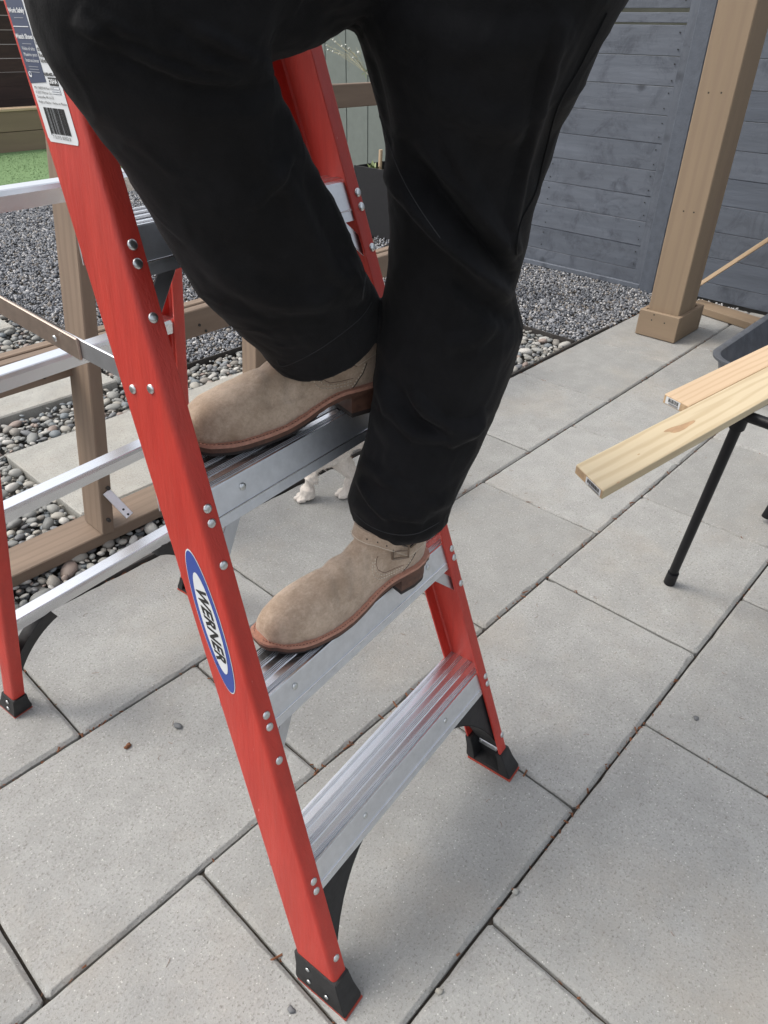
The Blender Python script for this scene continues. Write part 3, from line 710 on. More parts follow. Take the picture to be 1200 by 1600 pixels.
# raised ribs moulded on the gusset wall facing the camera
# feet
def foot(s_, vfront, d_, slope, wf, rear=False, ins=0.):
    zt_ = [0.004, .012, .035, .062] if not rear else [.004, .012, .03, .05]
    ex = [.0075, .0085, .0045, .0022]
    prof = []
    V = []; Fc = []
    for z, e_ in zip(zt_, ex):
        for (a, b) in ((-e_, -e_*1.6), (wf+e_*.9, -e_*1.6), (wf+e_*.9, .012), (.005, .012), (.005, d_-.012), (wf+e_*.9, d_-.012), (wf+e_*.9, d_+e_), (-e_, d_+e_)):
            u = tp*z+a+ins if s_ < 0 else W0-tp*z-a-ins
            V.append(LP(u, vfront+slope*z+b, z))
    for i in range(3):
        for k in range(8): Fc.append((i*8+k, i*8+(k+1) % 8, (i+1)*8+(k+1) % 8, (i+1)*8+k))
    Fc += [tuple(range(8)), tuple(range(24, 32))]
    o = mesh('foot', V, Fc, M['rubber'], lad)
    bm = bmesh.new(); bm.from_mesh(o.data); bmesh.ops.recalc_face_normals(bm, faces=bm.faces[:])
    bmesh.ops.bevel(bm, geom=bm.edges[:], offset=.0012, segments=2, affect='EDGES'); bm.to_mesh(o.data); bm.free(); o.data.shade_smooth(); o.data.set_sharp_from_angle(angle=.7)
    # floor plate inside and red tread pad under it
    us = sorted([-.0075, wf+.0085]); a0, a1 = us
    def U(a): return a+ins if s_ < 0 else W0-a-ins
    q = [LP(U(a0), vfront-.013, 0), LP(U(a1), vfront-.013, 0), LP(U(a1), vfront+d_+.008, 0), LP(U(a0), vfront+d_+.008, 0)]
    V = [p+Vector((0, 0, .0)) for p in q]+[p+Vector((0, 0, .0036)) for p in q]
    mesh('tread_pad', V, [(0, 1, 2, 3), (4, 5, 6, 7), (0, 1, 5, 4), (1, 2, 6, 5), (2, 3, 7, 6), (3, 0, 4, 7)], M['redrub'], o)
    q = [LP(U(-.003), vfront-.006, 0), LP(U(a1-.002), vfront-.006, 0), LP(U(a1-.002), vfront+d_, 0), LP(U(-.003), vfront+d_, 0)]
    V = [p+Vector((0, 0, .0038)) for p in q]+[p+Vector((0, 0, .0120)) for p in q]
    mesh('sole_plate', V, [(0, 1, 2, 3), (4, 5, 6, 7), (0, 1, 5, 4), (1, 2, 6, 5), (2, 3, 7, 6), (3, 0, 4, 7)], M['rubber'], o)
    return o
F1 = foot(-1, 0, WD, sl, FB); F2 = foot(1, 0, WD, sl, FB)
F3 = foot(-1, RV, RD, RS, .028, True, RI); F4 = foot(1, RV, RD, RS, .028, True, RI)
nWf = (eu).normalized()
for (w_, z) in ((.058, .047), (.022, .022), (.060, .022)):
    rivet(LP(tp*z-.0072 if z < .03 else tp*z-.0042, sl*z+w_, z), -eu, F1, .7)
for (w_, z) in ((.018, .038), (.014, .020)): rivet(LP(tp*z+RI-.0050-(.002 if z < .03 else 0), RV+RS*z+w_, z), -eu, F3, .8)
# plates riveted inside the far front foot
for z, m_ in ((.040, 'alu_d'), (.075, 'rubber')):
    a = LP(W0-tp*z-.0062, sl*z+.022, z); b = LP(W0-tp*z-.0062, sl*z+.070, z)
    o = beam('foot_plate', a, b, .003, .013, M[m_], F2, bev=.001)
    for q in (a.lerp(b, .12), a.lerp(b, .88)): rivet(q-eu*.0015, -eu, o, .45)
# rear rungs
rr = [.286, .582, .852, 1.132, 1.41]
for z in rr:
    un, uf = tp*z+.0046+RI, W0-tp*z-.0046-RI; v0_ = RV+RS*z
    prof = [(-.0015, -.030), (-.0015, -.008), (.0015, -.0015), (.004, 0), (.034, 0), (.036, -.002), (.036, -.026), (.034, -.026), (.034, -.003), (.0042, -.003), (.0007, -.009), (.0007, -.030)]
    o = sweep('rear_rung', prof, [lambda a, b, u=u: LP(u, v0_+a+.0062+RS*b, z+b) for u in (un, (un+uf)/2, uf)], M['alu'], lad, angle=20)
nR = (-ev+Vector((0, 0, RS))).normalized()
for s_ in (-1, 1):      # curved black straps from the rear rails up to the lowest rear rung
    V, Fc = [], []; n = 10
    for i in range(n+1):
        t = i/n; u = (1-t)**2*(RI+.016)+2*t*(1-t)*(RI+.045)+t*t*(RI+.115); z = (1-t)**2*.120+2*t*(1-t)*.215+t*t*.247
        du = 2*(1-t)*.029+2*t*.070; dz = 2*(1-t)*.095+2*t*.032; L_ = math.hypot(du, dz); nu, nz = -dz/L_, du/L_; wd_ = .011+.007*t
        for (k, dv) in ((-1, .004), (1, .004), (1, .034), (-1, .034)):
            zz = z+nz*wd_*k; uu = u+nu*wd_*k; zz = min(zz, .2585); V.append(LP(tp*zz+uu if s_ < 0 else W0-tp*zz-uu, RV+RS*zz+dv, zz))
    for i in range(n):
        for k in range(4): Fc.append((i*4+k, i*4+(k+1) % 4, (i+1)*4+(k+1) % 4, (i+1)*4+k))
    Fc += [(0, 1, 2, 3), tuple(4*n+k for k in range(4))]
    mesh('gusset_brace', V, Fc, M['rubber'], lad)
# spreader arms
for s_ in (-1, 1):
    def U(u): return u if s_ < 0 else W0-u
    z1_, z2_ = .982, 1.004
    a = LP(U(tp*.98+.0105), sl*.98+.040, z1_); b = LP(U(tp*.99+.012), .64, 1.007); c = LP(U(tp*1.0+.014+RI), RV+RS*1.0+.02, 1.012)
    sp = beam('spreader_arm', a, a.lerp(b, .55), .0035, .026, M['alu_d'], lad, bev=.001)
    a2 = a.lerp(b, .42)+eu*(-.004 if s_ < 0 else .004)
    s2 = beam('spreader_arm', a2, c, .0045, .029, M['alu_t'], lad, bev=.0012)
    rivet(a.lerp(b, .58)+eu*(-.0063*(-s_ if False else 1) if s_ < 0 else .0063), -eu if s_ < 0 else eu, s2, .7)
# top cap and pail-shelf-less top
cap = [(-.01, -.03), (-.01, .20), (.01, .215)]
z0 = HZ-.03
q = [LP(tp*z0-.012, sl*z0-.02, z0), LP(W0-tp*z0+.012, sl*z0-.02, z0), LP(W0-tp*z0+.012, RV+RS*z0+RD+.03, z0), LP(tp*z0-.012, RV+RS*z0+RD+.03, z0)]
V = q+[p+Vector((0, 0, .07)) for p in q]
o = mesh('top_cap', V, [(3, 2, 1, 0), (4, 5, 6, 7), (0, 1, 5, 4), (1, 2, 6, 5), (2, 3, 7, 6), (3, 0, 4, 7)], M['redrub'], lad)
# ---------------- badge and label on the web of the near front rail
def WP(w_, z, off=.0004): return LP(tp*z-off, sl*z+w_, z)
def flat(name, pts, m, parent, off):
    V = [WP(w_, z, off) for w_, z in pts]; n = len(V); V += [WP(w_, z, off-.00025) for w_, z in pts]
    return mesh(name, V, [tuple(range(n)), tuple(range(n, 2*n))[::-1]]+[(i, (i+1) % n, n+(i+1) % n, n+i) for i in range(n)], m, parent)
def ell(cw, cz, a, b, n=56): return [(cw+a*math.cos(2*PI*i/n), cz+b*math.sin(2*PI*i/n)) for i in range(n)]
bw, bz = .0425, .6765
BG = flat('brand_badge', ell(bw, bz, .0235, .1045), M['white'], lad, .0006)
tag(BG, 'white rimmed blue oval badge reading WERNER')
flat('badge_field', ell(bw, bz, .0223, .1025), M['inkblue'], BG, .0010)
flat('badge_oval', ell(bw-.0005, bz, .0158, .0735), M['white'], BG, .0014)
def text(body, parent, m, cw, cz, size, wdir, updir, off, stretch=1.0, shear=0., bold=0., align='CENTER', name='lettering', spc=0.):
    """lettering lying on the web; wdir / updir are unit steps in (w,z)"""
    cu = bpy.data.curves.new('t', 'FONT'); cu.body = body; cu.size = size; cu.shear = shear; cu.offset = bold; cu.align_x = align; cu.align_y = 'CENTER'; cu.resolution_u = 2; cu.space_character = 1+spc
    to = bpy.data.objects.new('t', cu); C.objects.link(to); dg = bpy.context.evaluated_depsgraph_get(); dg.update()
    me = bpy.data.meshes.new_from_object(to.evaluated_get(dg)); bpy.data.objects.remove(to)
    for v in me.vertices:
        x, y_ = v.co.x*stretch, v.co.y
        v.co = WP(cw+x*wdir[0]+y_*updir[0], cz+x*wdir[1]+y_*updir[1], off)
    o = link(name, me, m, parent); return o
text('WERNER', BG, M['ink'], bw-.0002, bz, .0262, (0, -1), (-1, 0), .0018, .98, .24, .0009, spc=.05)
text('\u00ae', BG, M['ink'], bw+.012, bz-.064, .005, (0, -1), (-1, 0), .0018)
LB = flat('warning_label', [(.0725, 1.229), (.0700, 1.225), (.0215, 1.225), (.0190, 1.229), (.0190, 1.50), (.0745, 1.50)], M['white'], lad, .0006)
tag(LB, 'white and navy printed product label with a barcode at its lower end')
flat('navy_panel', [(.0735, 1.277), (.0445, 1.279), (.0445, 1.499), (.0735, 1.499)], M['navy'], LB, .0010)
bx = .0640; rnd = random.Random(11)
while bx > .0285:
    wd_ = rnd.choice([.0005, .0006, .0012, .0017]); flat('barcode_bar', [(bx, 1.2325+(.001 if rnd.random() < .8 else -.001)), (bx-wd_, 1.2325), (bx-wd_, 1.2565), (bx, 1.2565)], M['ink'], LB, .0010); bx -= wd_+rnd.choice([.0005, .0006, .0011])
LW, LU = (-1, 0.0), (0, 1)
text('7 51715 00352 8', LB, M['ink'], .046, 1.2298, .0046, LW, LU, .0012)
for i, (s_, z) in enumerate((('PN 106839-04 Rev 11/17', 1.2735), ('\u00a9 2017 Werner Co.', 1.2695), ('Greenville, PA 16125', 1.2655), ('Made in Mexico / Hecho en Mexico', 1.2610))):
    text(s_, LB, M['ink'], .0685, z, .0034, LW, LU, .0012, align='LEFT')
text('ANSI-ASC A14.5', LB, M['ink'], .0315, 1.2860, .0036, LW, LU, .0012, bold=.0002)
flat('osha_box', [(.0395, 1.2765), (.0240, 1.2765), (.0240, 1.2835), (.0395, 1.2835)], M['ink'], LB, .0010)
text('OSHA', LB, M['white'], .0318, 1.280, .0055, LW, LU, .0014, bold=.0002)
flat('osha_frame', [(.0395, 1.2690), (.0240, 1.2690), (.0240, 1.2755), (.0395, 1.2755)], M['greyink'], LB, .0009)
flat('osha_frame', [(.0390, 1.2695), (.0245, 1.2695), (.0245, 1.2750), (.0390, 1.2750)], M['white'], LB, .0011)
for i in range(2): flat('print_line', [(.0380, 1.2708+i*.002), (.0255, 1.2708+i*.002), (.0255, 1.2716+i*.002), (.0380, 1.2716+i*.002)], M['greyink'], LB, .0013)
for i, (s_, z) in enumerate((('Use Only', 1.3120), ('Ladders', 1.3065), ('that fit', 1.3010), ('Read all', 1.2960), ('labels on', 1.2915))):
    text(s_, LB, M['ink'], .0425, z+.006, .0050, LW, LU, .0012, align='LEFT', bold=.0001)
for z in (1.325, 1.349, 1.374): flat('rule_line', [(.0725, z), (.0460, z), (.0460, z+.0007), (.0725, z+.0007)], M['white'], LB, .0014)
for s_, z in (('Always Inspect', 1.389), ('Electrical Hazard', 1.341+.022), ('Work Safely', 1.3385), ('Watch Shoes', 1.317)):
    text(s_, LB, M['white'], .0590, z, .0056, LW, LU, .0014, bold=.0002)
    flat('print_line', [(.066, z-.0062), (.050, z-.0062), (.050, z-.0057), (.066, z-.0057)], M['greyink'], LB, .0014)
for i, s_ in enumerate(('Visite el sitio', 'Maximo peso', 'Instrucciones')): text(s_, LB, M['white'], .0690, 1.3070-i*.0050, .0044, LW, LU, .0014, align='LEFT')
for i in range(3): flat('print_line', [(.067, 1.2915-i*.0023), (.050, 1.2915-i*.0023), (.050, 1.2920-i*.0023), (.067, 1.2920-i*.0023)], M['greyink'], LB, .0014)
flat('emblem', ell(.0685, 1.2850, .0026, .0026, 18), M['white'], LB, .0014); flat('emblem', ell(.0680, 1.2855, .0014, .0014, 14), M['navy'], LB, .0016)

# ================================================================ PERSON
def evalmesh(o):
    dg = bpy.context.evaluated_depsgraph_get(); dg.update(); me = bpy.data.meshes.new_from_object(o.evaluated_get(dg)); return me
def remesh_obj(V, Fc, vox, smooth_it, name='tmp'):
    me = bpy.data.meshes.new(name); me.from_pydata([tuple(v) for v in V], [], Fc); bm = bmesh.new(); bm.from_mesh(me)
    bmesh.ops.recalc_face_normals(bm, faces=bm.faces[:]); bm.to_mesh(me); bm.free()
    o = bpy.data.objects.new(name, me); C.objects.link(o)
    r = o.modifiers.new('r', 'REMESH'); r.mode = 'VOXEL'; r.voxel_size = vox
    if smooth_it: s_ = o.modifiers.new('s', 'SMOOTH'); s_.factor = .5; s_.iterations = smooth_it
    m2 = evalmesh(o); bpy.data.objects.remove(o); return m2
def loft(stations, nseg=28, cap=True):
    """stations: (center, axis_x, axis_y, rx, ry) -> closed tube vertices and faces"""
    V, Fc = [], []
    for (c, ax, ay, rx, ry) in stations:
        for k in range(nseg):
            t = 2*PI*k/nseg; V.append(c+ax*(rx*math.cos(t))+ay*(ry*math.sin(t)))
    n = len(stations)
    for i in range(n-1):
        for k in range(nseg): Fc.append((i*nseg+k, i*nseg+(k+1) % nseg, (i+1)*nseg+(k+1) % nseg, (i+1)*nseg+k))
    if cap: Fc += [tuple(range(nseg))[::-1], tuple(range((n-1)*nseg, n*nseg))]
    return V, Fc
def legst(rows, depthfac=1.0):
    """rows: left px, right px, Y plane of the centre, front/back radius factor"""
    S_ = []
    for (l, r, Y, k) in rows:
        mx, my = (l[0]+r[0])/2, (l[1]+r[1])/2; c = atY(mx, my, Y); d = depth(c)
        a = CAM+ray(*l)*d; b = CAM+ray(*r)*d; ax = Vector(b-a); rx = ax.length/2; ax.normalize()
        S_.append([c, ax, rx, k])
    out_ = []
    for i, (c, ax, rx, k) in enumerate(S_):
        d = (S_[min(i+1, len(S_)-1)][0]-S_[max(i-1, 0)][0]).normalized()
        ay = d.cross(ax).normalized(); out_.append((c, ax, ay, rx, rx*k))
    return out_
RLEG = [((428, 575), (590, 478), .690, .80), ((395, 535), (588, 455), .682, .80), ((345, 478), (572, 425), .668, .78), ((297, 430), (560, 400), .655, .74),
        ((250, 352), (533, 338), .643, .70), ((208, 285), (497, 272), .632, .68), ((172, 222), (470, 215), .625, .66), ((135, 165), (442, 165), .62, .66),
        ((95, 112), (424, 118), .615, .68), ((62, 62), (418, 70), .61, .70), ((42, 5), (436, 20), .605, .72), ((30, -60), (470, -40), .60, .74), ((60, -150), (470, -70), .60, .80)]
LLEG = [((554, 806), (696, 806), .600, .80), ((546, 792), (700, 808), .599, .86), ((543, 775), (706, 785), .598, .92), ((552, 750), (722, 755), .594, .92), ((570, 690), (752, 700), .585, .90), ((584, 625), (778, 632), .575, .88), ((590, 560), (802, 565), .566, .86),
        ((592, 500), (819, 512), .558, .84), ((602, 440), (806, 450), .550, .82), ((606, 380), (822, 385), .542, .80), ((606, 320), (834, 318), .534, .78),
        ((606, 250), (864, 245), .526, .74), ((596, 190), (884, 185), .518, .72), ((576, 125), (918, 122), .508, .70), ((556, 60), (946, 55), .50, .70),
        ((530, -10), (985, -8), .50, .72), ((520, -90), (1010, -70), .505, .76)]
A1 = legst(RLEG); A2 = legst(LLEG)
# hem of the left trouser leg droops lower: extra ring
def hem(st, l, r, Y, k):
    c = atY((l[0]+r[0])/2, (l[1]+r[1])/2, Y); d = depth(c); a = CAM+ray(*l)*d; b = CAM+ray(*r)*d; ax = Vector(b-a); rx = ax.length/2; ax.normalize(); return c, ax, rx*k, rx
def hollow(st, tilt_up, n_in=.035):
    c, ax, ay, rx, ry = st[0]; d = (st[1][0]-c).normalized()
    inner = [(c+d*n_in, ax, ay, rx-.012, ry-.012), (c+d*.004, ax, ay, rx-.0075, ry-.0075), (c, ax, ay, rx-.003, ry-.003)]
    return inner+st
V1, F_1 = loft(hollow(A1, 0)); V2, F_2 = loft(hollow(A2, 0))
Vt = list(V1)+list(V2); Ft = list(F_1)+[tuple(i+len(V1) for i in f) for f in F_2]
# hem planes: slant the lower rings so that hems sit level round the ankle
# thigh of the right leg and the seat
kc = A1[-1][0]; hipR = Vector((.70, .60, 1.50)); hipL = A2[-1][0]+Vector((0, 0, .06))
seat = [(A1[-3][0]+Vector((0.0, 0, .01)), Vector((0, 0, 1)), Vector((0, 1, 0)), .085, .085)]
uc = atY(480, 85, .60); dd = depth(uc)
th_ = []
crot = atY(548, 42, .58)
for t, (px_, rr_) in enumerate((((230, 30), .078), ((330, -20), .090), ((430, -60), .095), ((540, -120), .115), ((650, -170), .13))):
    Yc = .61; under = [(230, 108), (330, 106), (425, 98), (500, 66), (560, 36)][t]
    u_ = atY(under[0], under[1]-2, Yc); th_.append((u_+Vector((0, 0, rr_)), Vector((0, 0, 1)), Vector((0, 1, 0)), rr_, .085+.008*t))
th_[0] = (th_[0][0], Vector((0, 0, 1)), Vector((0, 1, 0)), .06, .07)
V3, F_3 = loft(th_); b_ = len(Vt); Vt += V3; Ft += [tuple(i+b_ for i in f) for f in F_3]
hipc = (th_[-1][0]+A2[-1][0])/2
pel = [(Vector((.70, .565, 1.36)), Vector((1, 0, 0)), Vector((0, 1, 0)), .09, .10), (Vector((.71, .565, 1.42)), Vector((1, 0, 0)), Vector((0, 1, 0)), .135, .17),
       (Vector((.71, .565, 1.52)), Vector((1, 0, 0)), Vector((0, 1, 0)), .14, .185), (Vector((.71, .565, 1.66)), Vector((1, 0, 0)), Vector((0, 1, 0)), .12, .165)]
V4, F_4 = loft(pel); b_ = len(Vt); Vt += V4; Ft += [tuple(i+b_ for i in f) for f in F_4]
tm_ = remesh_obj(Vt, Ft, .0032, 18, 'trousers')
# fold displacement
nv = len(tm_.vertices); co = np.empty(nv*3); tm_.vertices.foreach_get('co', co); co = co.reshape(-1, 3)
no = np.empty(nv*3); tm_.vertex_normals.foreach_get('vector', no); no = no.reshape(-1, 3)
dv_ = co-CAM; zd = dv_@Fv; PU = 600+CF*(dv_@Rv)/zd; PV_ = 800-CF*(dv_@Uv)/zd
facing = np.clip(-(no*dv_).sum(1)/np.linalg.norm(dv_, axis=1)*1.6+.5, 0, 1)
disp = np.zeros(nv)
# (points along the crease, width in m, height in m)
FOLDS = [
 ([(604, 262), (650, 322), (700, 380), (752, 428), (800, 470)], .009, .006), ([(640, 250), (700, 320), (750, 375), (800, 440)], .008, -.006), ([(655, 215), (725, 310), (775, 380), (803, 425)], .009, .006),
 ([(588, 575), (612, 640), (650, 680), (705, 690), (745, 672)], .009, .006), ([(610, 600), (650, 660), (700, 672)], .007, -.004), ([(600, 735), (640, 775), (690, 785)], .008, -.004),
 ([(130, 15), (190, 62), (250, 88), (310, 110), (400, 122)], .005, -.006), ([(260, 40), (320, 66), (380, 98), (425, 104)], .005, -.004),
 ([(120, 20), (165, 45), (220, 80), (290, 110), (360, 118), (420, 112)], .010, .007), ([(150, 60), (230, 112), (320, 140), (420, 140)], .012, -.005),
 ([(285, 45), (330, 60), (385, 90), (430, 110)], .008, .005), ([(430, 120), (400, 180), (410, 240), (440, 300)], .012, .004),
 ([(392, 330), (430, 270), (455, 240)], .006, .004), ([(420, 250), (470, 330), (520, 420), (575, 470)], .010, .004), ([(470, 250), (510, 340), (545, 430)], .010, -.004),
 ([(300, 380), (370, 440), (450, 470), (560, 480)], .014, .0035), ([(350, 470), (420, 500), (500, 500), (570, 470)], .010, -.003), ([(540, 400), (560, 440), (555, 480)], .006, .004),
 ([(600, 230), (640, 300), (690, 360), (740, 400), (785, 445)], .012, .006), ([(620, 210), (670, 290), (730, 360), (800, 430)], .012, -.006),
 ([(700, 200), (735, 290), (775, 360), (808, 400)], .010, .006), ([(715, 380), (760, 430), (795, 465)], .009, .005), ([(700, 430), (750, 470), (800, 505)], .009, -.006),
 ([(640, 610), (670, 650), (710, 672), (760, 660)], .010, .007), ([(600, 570), (640, 640), (690, 690), (745, 695)], .012, -.004), ([(775, 500), (740, 530), (690, 540)], .012, .004),
 ([(760, 640), (735, 680), (700, 700)], .008, .005), ([(560, 720), (620, 760), (680, 790), (710, 775)], .010, .004), ([(550, 770), (600, 815), (660, 825), (700, 800)], .007, -.0035),
 ([(560, 745), (580, 790), (610, 820)], .006, .004), ([(590, 640), (620, 700), (600, 760)], .012, .004), ([(650, 100), (700, 160), (760, 190), (840, 200)], .018, .005), ([(600, 20), (700, 60), (800, 70), (900, 50)], .02, .004),
 ([(880, 30), (860, 120), (840, 200), (818, 270), (800, 350), (806, 400)], .006, .0045), ([(866, 40), (846, 130), (826, 210), (806, 280), (790, 350)], .006, -.0035),
 ([(940, 10), (905, 100), (870, 170), (848, 250), (840, 300)], .010, -.004), ([(470, 5), (520, 30), (560, 60)], .014, -.005), ([(560, 40), (590, 150), (610, 240), (650, 330)], .006, -.004),
]
for pts, wd_, hh in FOLDS:
    best = np.full(nv, 1e9); along = np.zeros(nv)
    L = len(pts)-1
    for i in range(L):
        a = np.array(pts[i], float); b = np.array(pts[i+1], float); ab = b-a
        t = np.clip(((PU-a[0])*ab[0]+(PV_-a[1])*ab[1])/(ab@ab), 0, 1); d = np.hypot(PU-a[0]-t*ab[0], PV_-a[1]-t*ab[1])
        up_ = d < best; best = np.where(up_, d, best); along = np.where(up_, (i+t)/L, along)
    wm = best*zd/CF
    taper = np.clip(np.minimum(along, 1-along)*5, .0, 1)**.6
    disp += (1.5*hh*np.exp(-(wm/wd_)**2)-.2*abs(hh)*np.exp(-((wm-1.25*wd_)/(.38*wd_))**2))*taper*facing
for i in range(nv):
    p_ = co[i]; q = Vector(p_)
    n1 = mnoise.noise(Vector((q.x*14, q.y*9, q.z*7))+Vector((3, 1, 8))); n2 = mnoise.noise(Vector((q.x*38+n1*2, q.y*38, q.z*22)))
    n3 = mnoise.noise(Vector((q.x*20+5, q.y*20, q.z*13+n1)))
    disp[i] += n1*.0040+(abs(n2)-.25)*.0016+max(0, .16-abs(n3))*.006
co += no*disp[:, None]
tm_.vertices.foreach_set('co', co.ravel()); tm_.update(); tm_.shade_smooth()
person = empty('person', (.65, .6, .56), 'person in black jeans and tan suede boots standing on the red ladder', 'person')
tm_.materials.clear(); TR = link('trousers', tm_, M['denim'], person)
# stitched seams on the trousers: thin welts that follow the surface
from mathutils.bvhtree import BVHTree
def bvh_of(me): return BVHTree.FromPolygons([v.co[:] for v in me.vertices], [p.vertices[:] for p in me.polygons])
TB = bvh_of(tm_)
def drape(pxs, bv, off, step_=.006):
    out_ = []
    for i in range(len(pxs)-1):
        (a0, a1), (b0_, b1_) = pxs[i], pxs[i+1]; n = max(2, int(math.hypot(b0_-a0, b1_-a1)/6))
        for k in range(n):
            t = k/n; d = Vector(ray(a0+(b0_-a0)*t, a1+(b1_-a1)*t)).normalized(); hit = bv.ray_cast(Vector(CAM), d)
            if hit[0] is not None: out_.append(hit[0]+hit[1]*off)
    return out_
def seam(name, pxs, bv, r, m, parent, off=0.0, n=5):
    cr_ = []; n0 = len(pxs)
    for i in range(n0-1):
        p0, p1, p2, p3 = [np.array(pxs[min(max(j, 0), n0-1)], float) for j in (i-1, i, i+1, i+2)]
        for t in np.linspace(0, 1, 6, endpoint=False): cr_.append(tuple(.5*((2*p1)+(-p0+p2)*t+(2*p0-5*p1+4*p2-p3)*t*t+(-p0+3*p1-3*p2+p3)*t**3)))
    cr_.append(pxs[-1]); pts = drape(cr_, bv, off)
    runs = []; cur = []
    for p_ in pts:
        if cur and (p_-cur[-1]).length > .03: runs.append(cur); cur = []
        cur.append(p_)
    runs.append(cur)
    for c_ in runs:
        if len(c_) > 2: tube(name, c_, r, m, parent, n=n)
seam('side_seam', [(948, 20), (905, 105), (872, 165), (850, 245), (836, 300), (812, 350), (806, 400)], TB, .0012, M['denim'], TR, .0006)
seam('inseam', [(552, 45), (575, 130), (602, 205), (625, 270), (655, 325), (690, 375)], TB, .0006, M['thread'], TR, .0003)
seam('hem_stitch', [(553, 800), (575, 820), (610, 834), (650, 834), (688, 815)], TB, .0006, M['thread'], TR, .0002)
seam('hem_stitch', [(432, 562), (445, 572), (500, 545), (560, 500), (582, 470)], TB, .0005, M['thread'], TR, .0002)
seam('side_seam', [(585, 395), (572, 430), (566, 470)], TB, .0009, M['thread'], TR, .0003)

# ---------------------------------------------------------------- boots
BX = np.array([0, .006, .018, .04, .07, .10, .13, .165, .20, .235, .262, .281, .293, .301, .305])
BLat = np.array([.004, .018, .027, .033, .034, .033, .036, .043, .049, .048, .043, .034, .025, .015, .006])
BMed = np.array([.004, .018, .027, .032, .032, .029, .029, .034, .040, .041, .037, .031, .024, .015, .006])
def hb(x): return float(np.interp(x, [0, .075, .085, .11, .14, .17, .25, .28, .305], [.034, .034, .033, .026, .014, .0075, .006, .009, .017]))   # underside of the sole layer
def boot(origin, fwd, latdir, label, heel_dark=False):
    """origin: point on the tread under the back of the heel; fwd heel->toe; latdir: towards the outer side"""
    fwd = Vector(fwd).normalized(); up = Vector((0, 0, 1)); lat = Vector(latdir); lat = (lat-fwd*lat.dot(fwd)).normalized()
    SX = 1.035
    def T(x, y, z): return Vector(origin)+fwd*(x*SX)+lat*(y*1.03)+up*z
    xs = np.concatenate([np.linspace(0, .02, 6), np.linspace(.03, .27, 26), np.linspace(.275, .305, 9)])
    def wl(x): return float(np.interp(x, BX, BLat)), float(np.interp(x, BX, BMed))
    B = empty('boot', origin, label); B.parent = None; par(B, person)
    def layer(name, z0f, z1f, grow, m, x0=0, x1=.305, parent=B, xsl=None):
        V, Fc = [], []; X = [x for x in xs if x0-1e-6 <= x <= x1+1e-6]; n = len(X)
        for zf in (z0f, z1f):
            for x in X:
                a, b = wl(x); gx = grow*(-1 if x < .01 else 1 if x > .295 else 0)
                V.append(T(x+gx, a+grow, zf(x))); V.append(T(x+gx, -b-grow, zf(x)))
        for i in range(n-1):
            a = 2*i; Fc.append((a, a+1, a+3, a+2)); c = 2*n+a; Fc.append((c, c+2, c+3, c+1))
            Fc.append((a, a+2, c+2, c)); Fc.append((a+1, c+1, c+3, a+3))
        Fc.append((0, 2*n, 2*n+1, 1)); e__ = 2*n-2; Fc.append((e__, e__+1, 4*n-1, 4*n-2))
        o = mesh(name, V, Fc, m, parent); bm = bmesh.new(); bm.from_mesh(o.data); bmesh.ops.recalc_face_normals(bm, faces=bm.faces[:]); bm.to_mesh(o.data); bm.free()
        o.data.shade_smooth(); o.data.set_sharp_from_angle(angle=.6); return o
    layer('heel_block', lambda x: .0, lambda x: .007, -.001, M['rubbers'], 0, .073)
    layer('heel_block', lambda x: .0072, lambda x: .034, -.0005, M['outsole'], 0, .074)
    layer('outsole', lambda x: hb(x)-(.0055 if x > .12 else 0), lambda x: hb(x)+.0005, .001, M['rubbers'], .078)
    layer('midsole', lambda x: hb(x)+.0007, lambda x: hb(x)+.0072, .0044, M['outsole'])
    wt = layer('welt', lambda x: hb(x)+.0074, lambda x: hb(x)+.0122, .0050, M['welt'], 0)
    # welt stitching
    sv, sf = [], []; 
    for sgn in (0, 1):
        x = .10
        path = [(xx, (wl(xx)[sgn]+.0030)) for xx in np.linspace(.085, .3035, 220)]
        acc = 0; last = path[0]
        for pt_ in path[1:]:
            acc += math.hypot(pt_[0]-last[0], pt_[1]-last[1]); last_ = last; last = pt_
            if acc > .0042:
                acc = 0; y_ = pt_[1]*(1 if sgn == 0 else -1); d = Vector((pt_[0]-last_[0], (pt_[1]-last_[1])*(1 if sgn == 0 else -1), 0)).normalized(); nn = Vector((-d.y, d.x, 0)); b0 = len(sv); zt = hb(pt_[0])+.0122
                for (a, b, c) in ((-1, -1, 0), (1, -1, 0), (1, 1, 0), (-1, 1, 0), (-.7, -.6, 1), (.7, -.6, 1), (.7, .6, 1), (-.7, .6, 1)):
                    q = Vector((pt_[0], y_, zt))+d*a*.0015+nn*b*.0004+Vector((0, 0, c*.0007)); sv.append(T(*q))
                sf += [tuple(b0+i for i in f) for f in ((4, 5, 6, 7), (0, 1, 5, 4), (1, 2, 6, 5), (2, 3, 7, 6), (3, 0, 4, 7))]
    tag(mesh('welt_stitching', sv, sf, M['outsole'], wt), kind='stuff')
    # upper: vamp loft + shaft loft, remeshed into one skin
    V, Fc = [], []; ns = 22
    hx = [.004, .012, .03, .06, .09, .12, .15, .18, .21, .24, .265, .283, .294, .2995]
    ht = [.070, .095, .115, .125, .128, .122, .106, .0925, .0810, .0745, .0690, .0600, .0480, .034]
    for x, h_ in zip(hx, ht):
        a, b = wl(x); zb = hb(x)+.010
        toe = 1.0
        for k in range(ns+1):
            t = PI*k/ns; cs, sn = math.cos(t), math.sin(t); e1 = .62; yy = math.copysign(abs(cs)**e1, cs); zz = sn**.78
            bulge = 1+.05*math.sin(min(1, zz*2)*PI)
            V.append(Vector((x, (yy*(a-.0015) if yy > 0 else yy*(b-.0015))*bulge*(1-.22*zz*(x < .2)), zb+(h_-zb)*zz)))
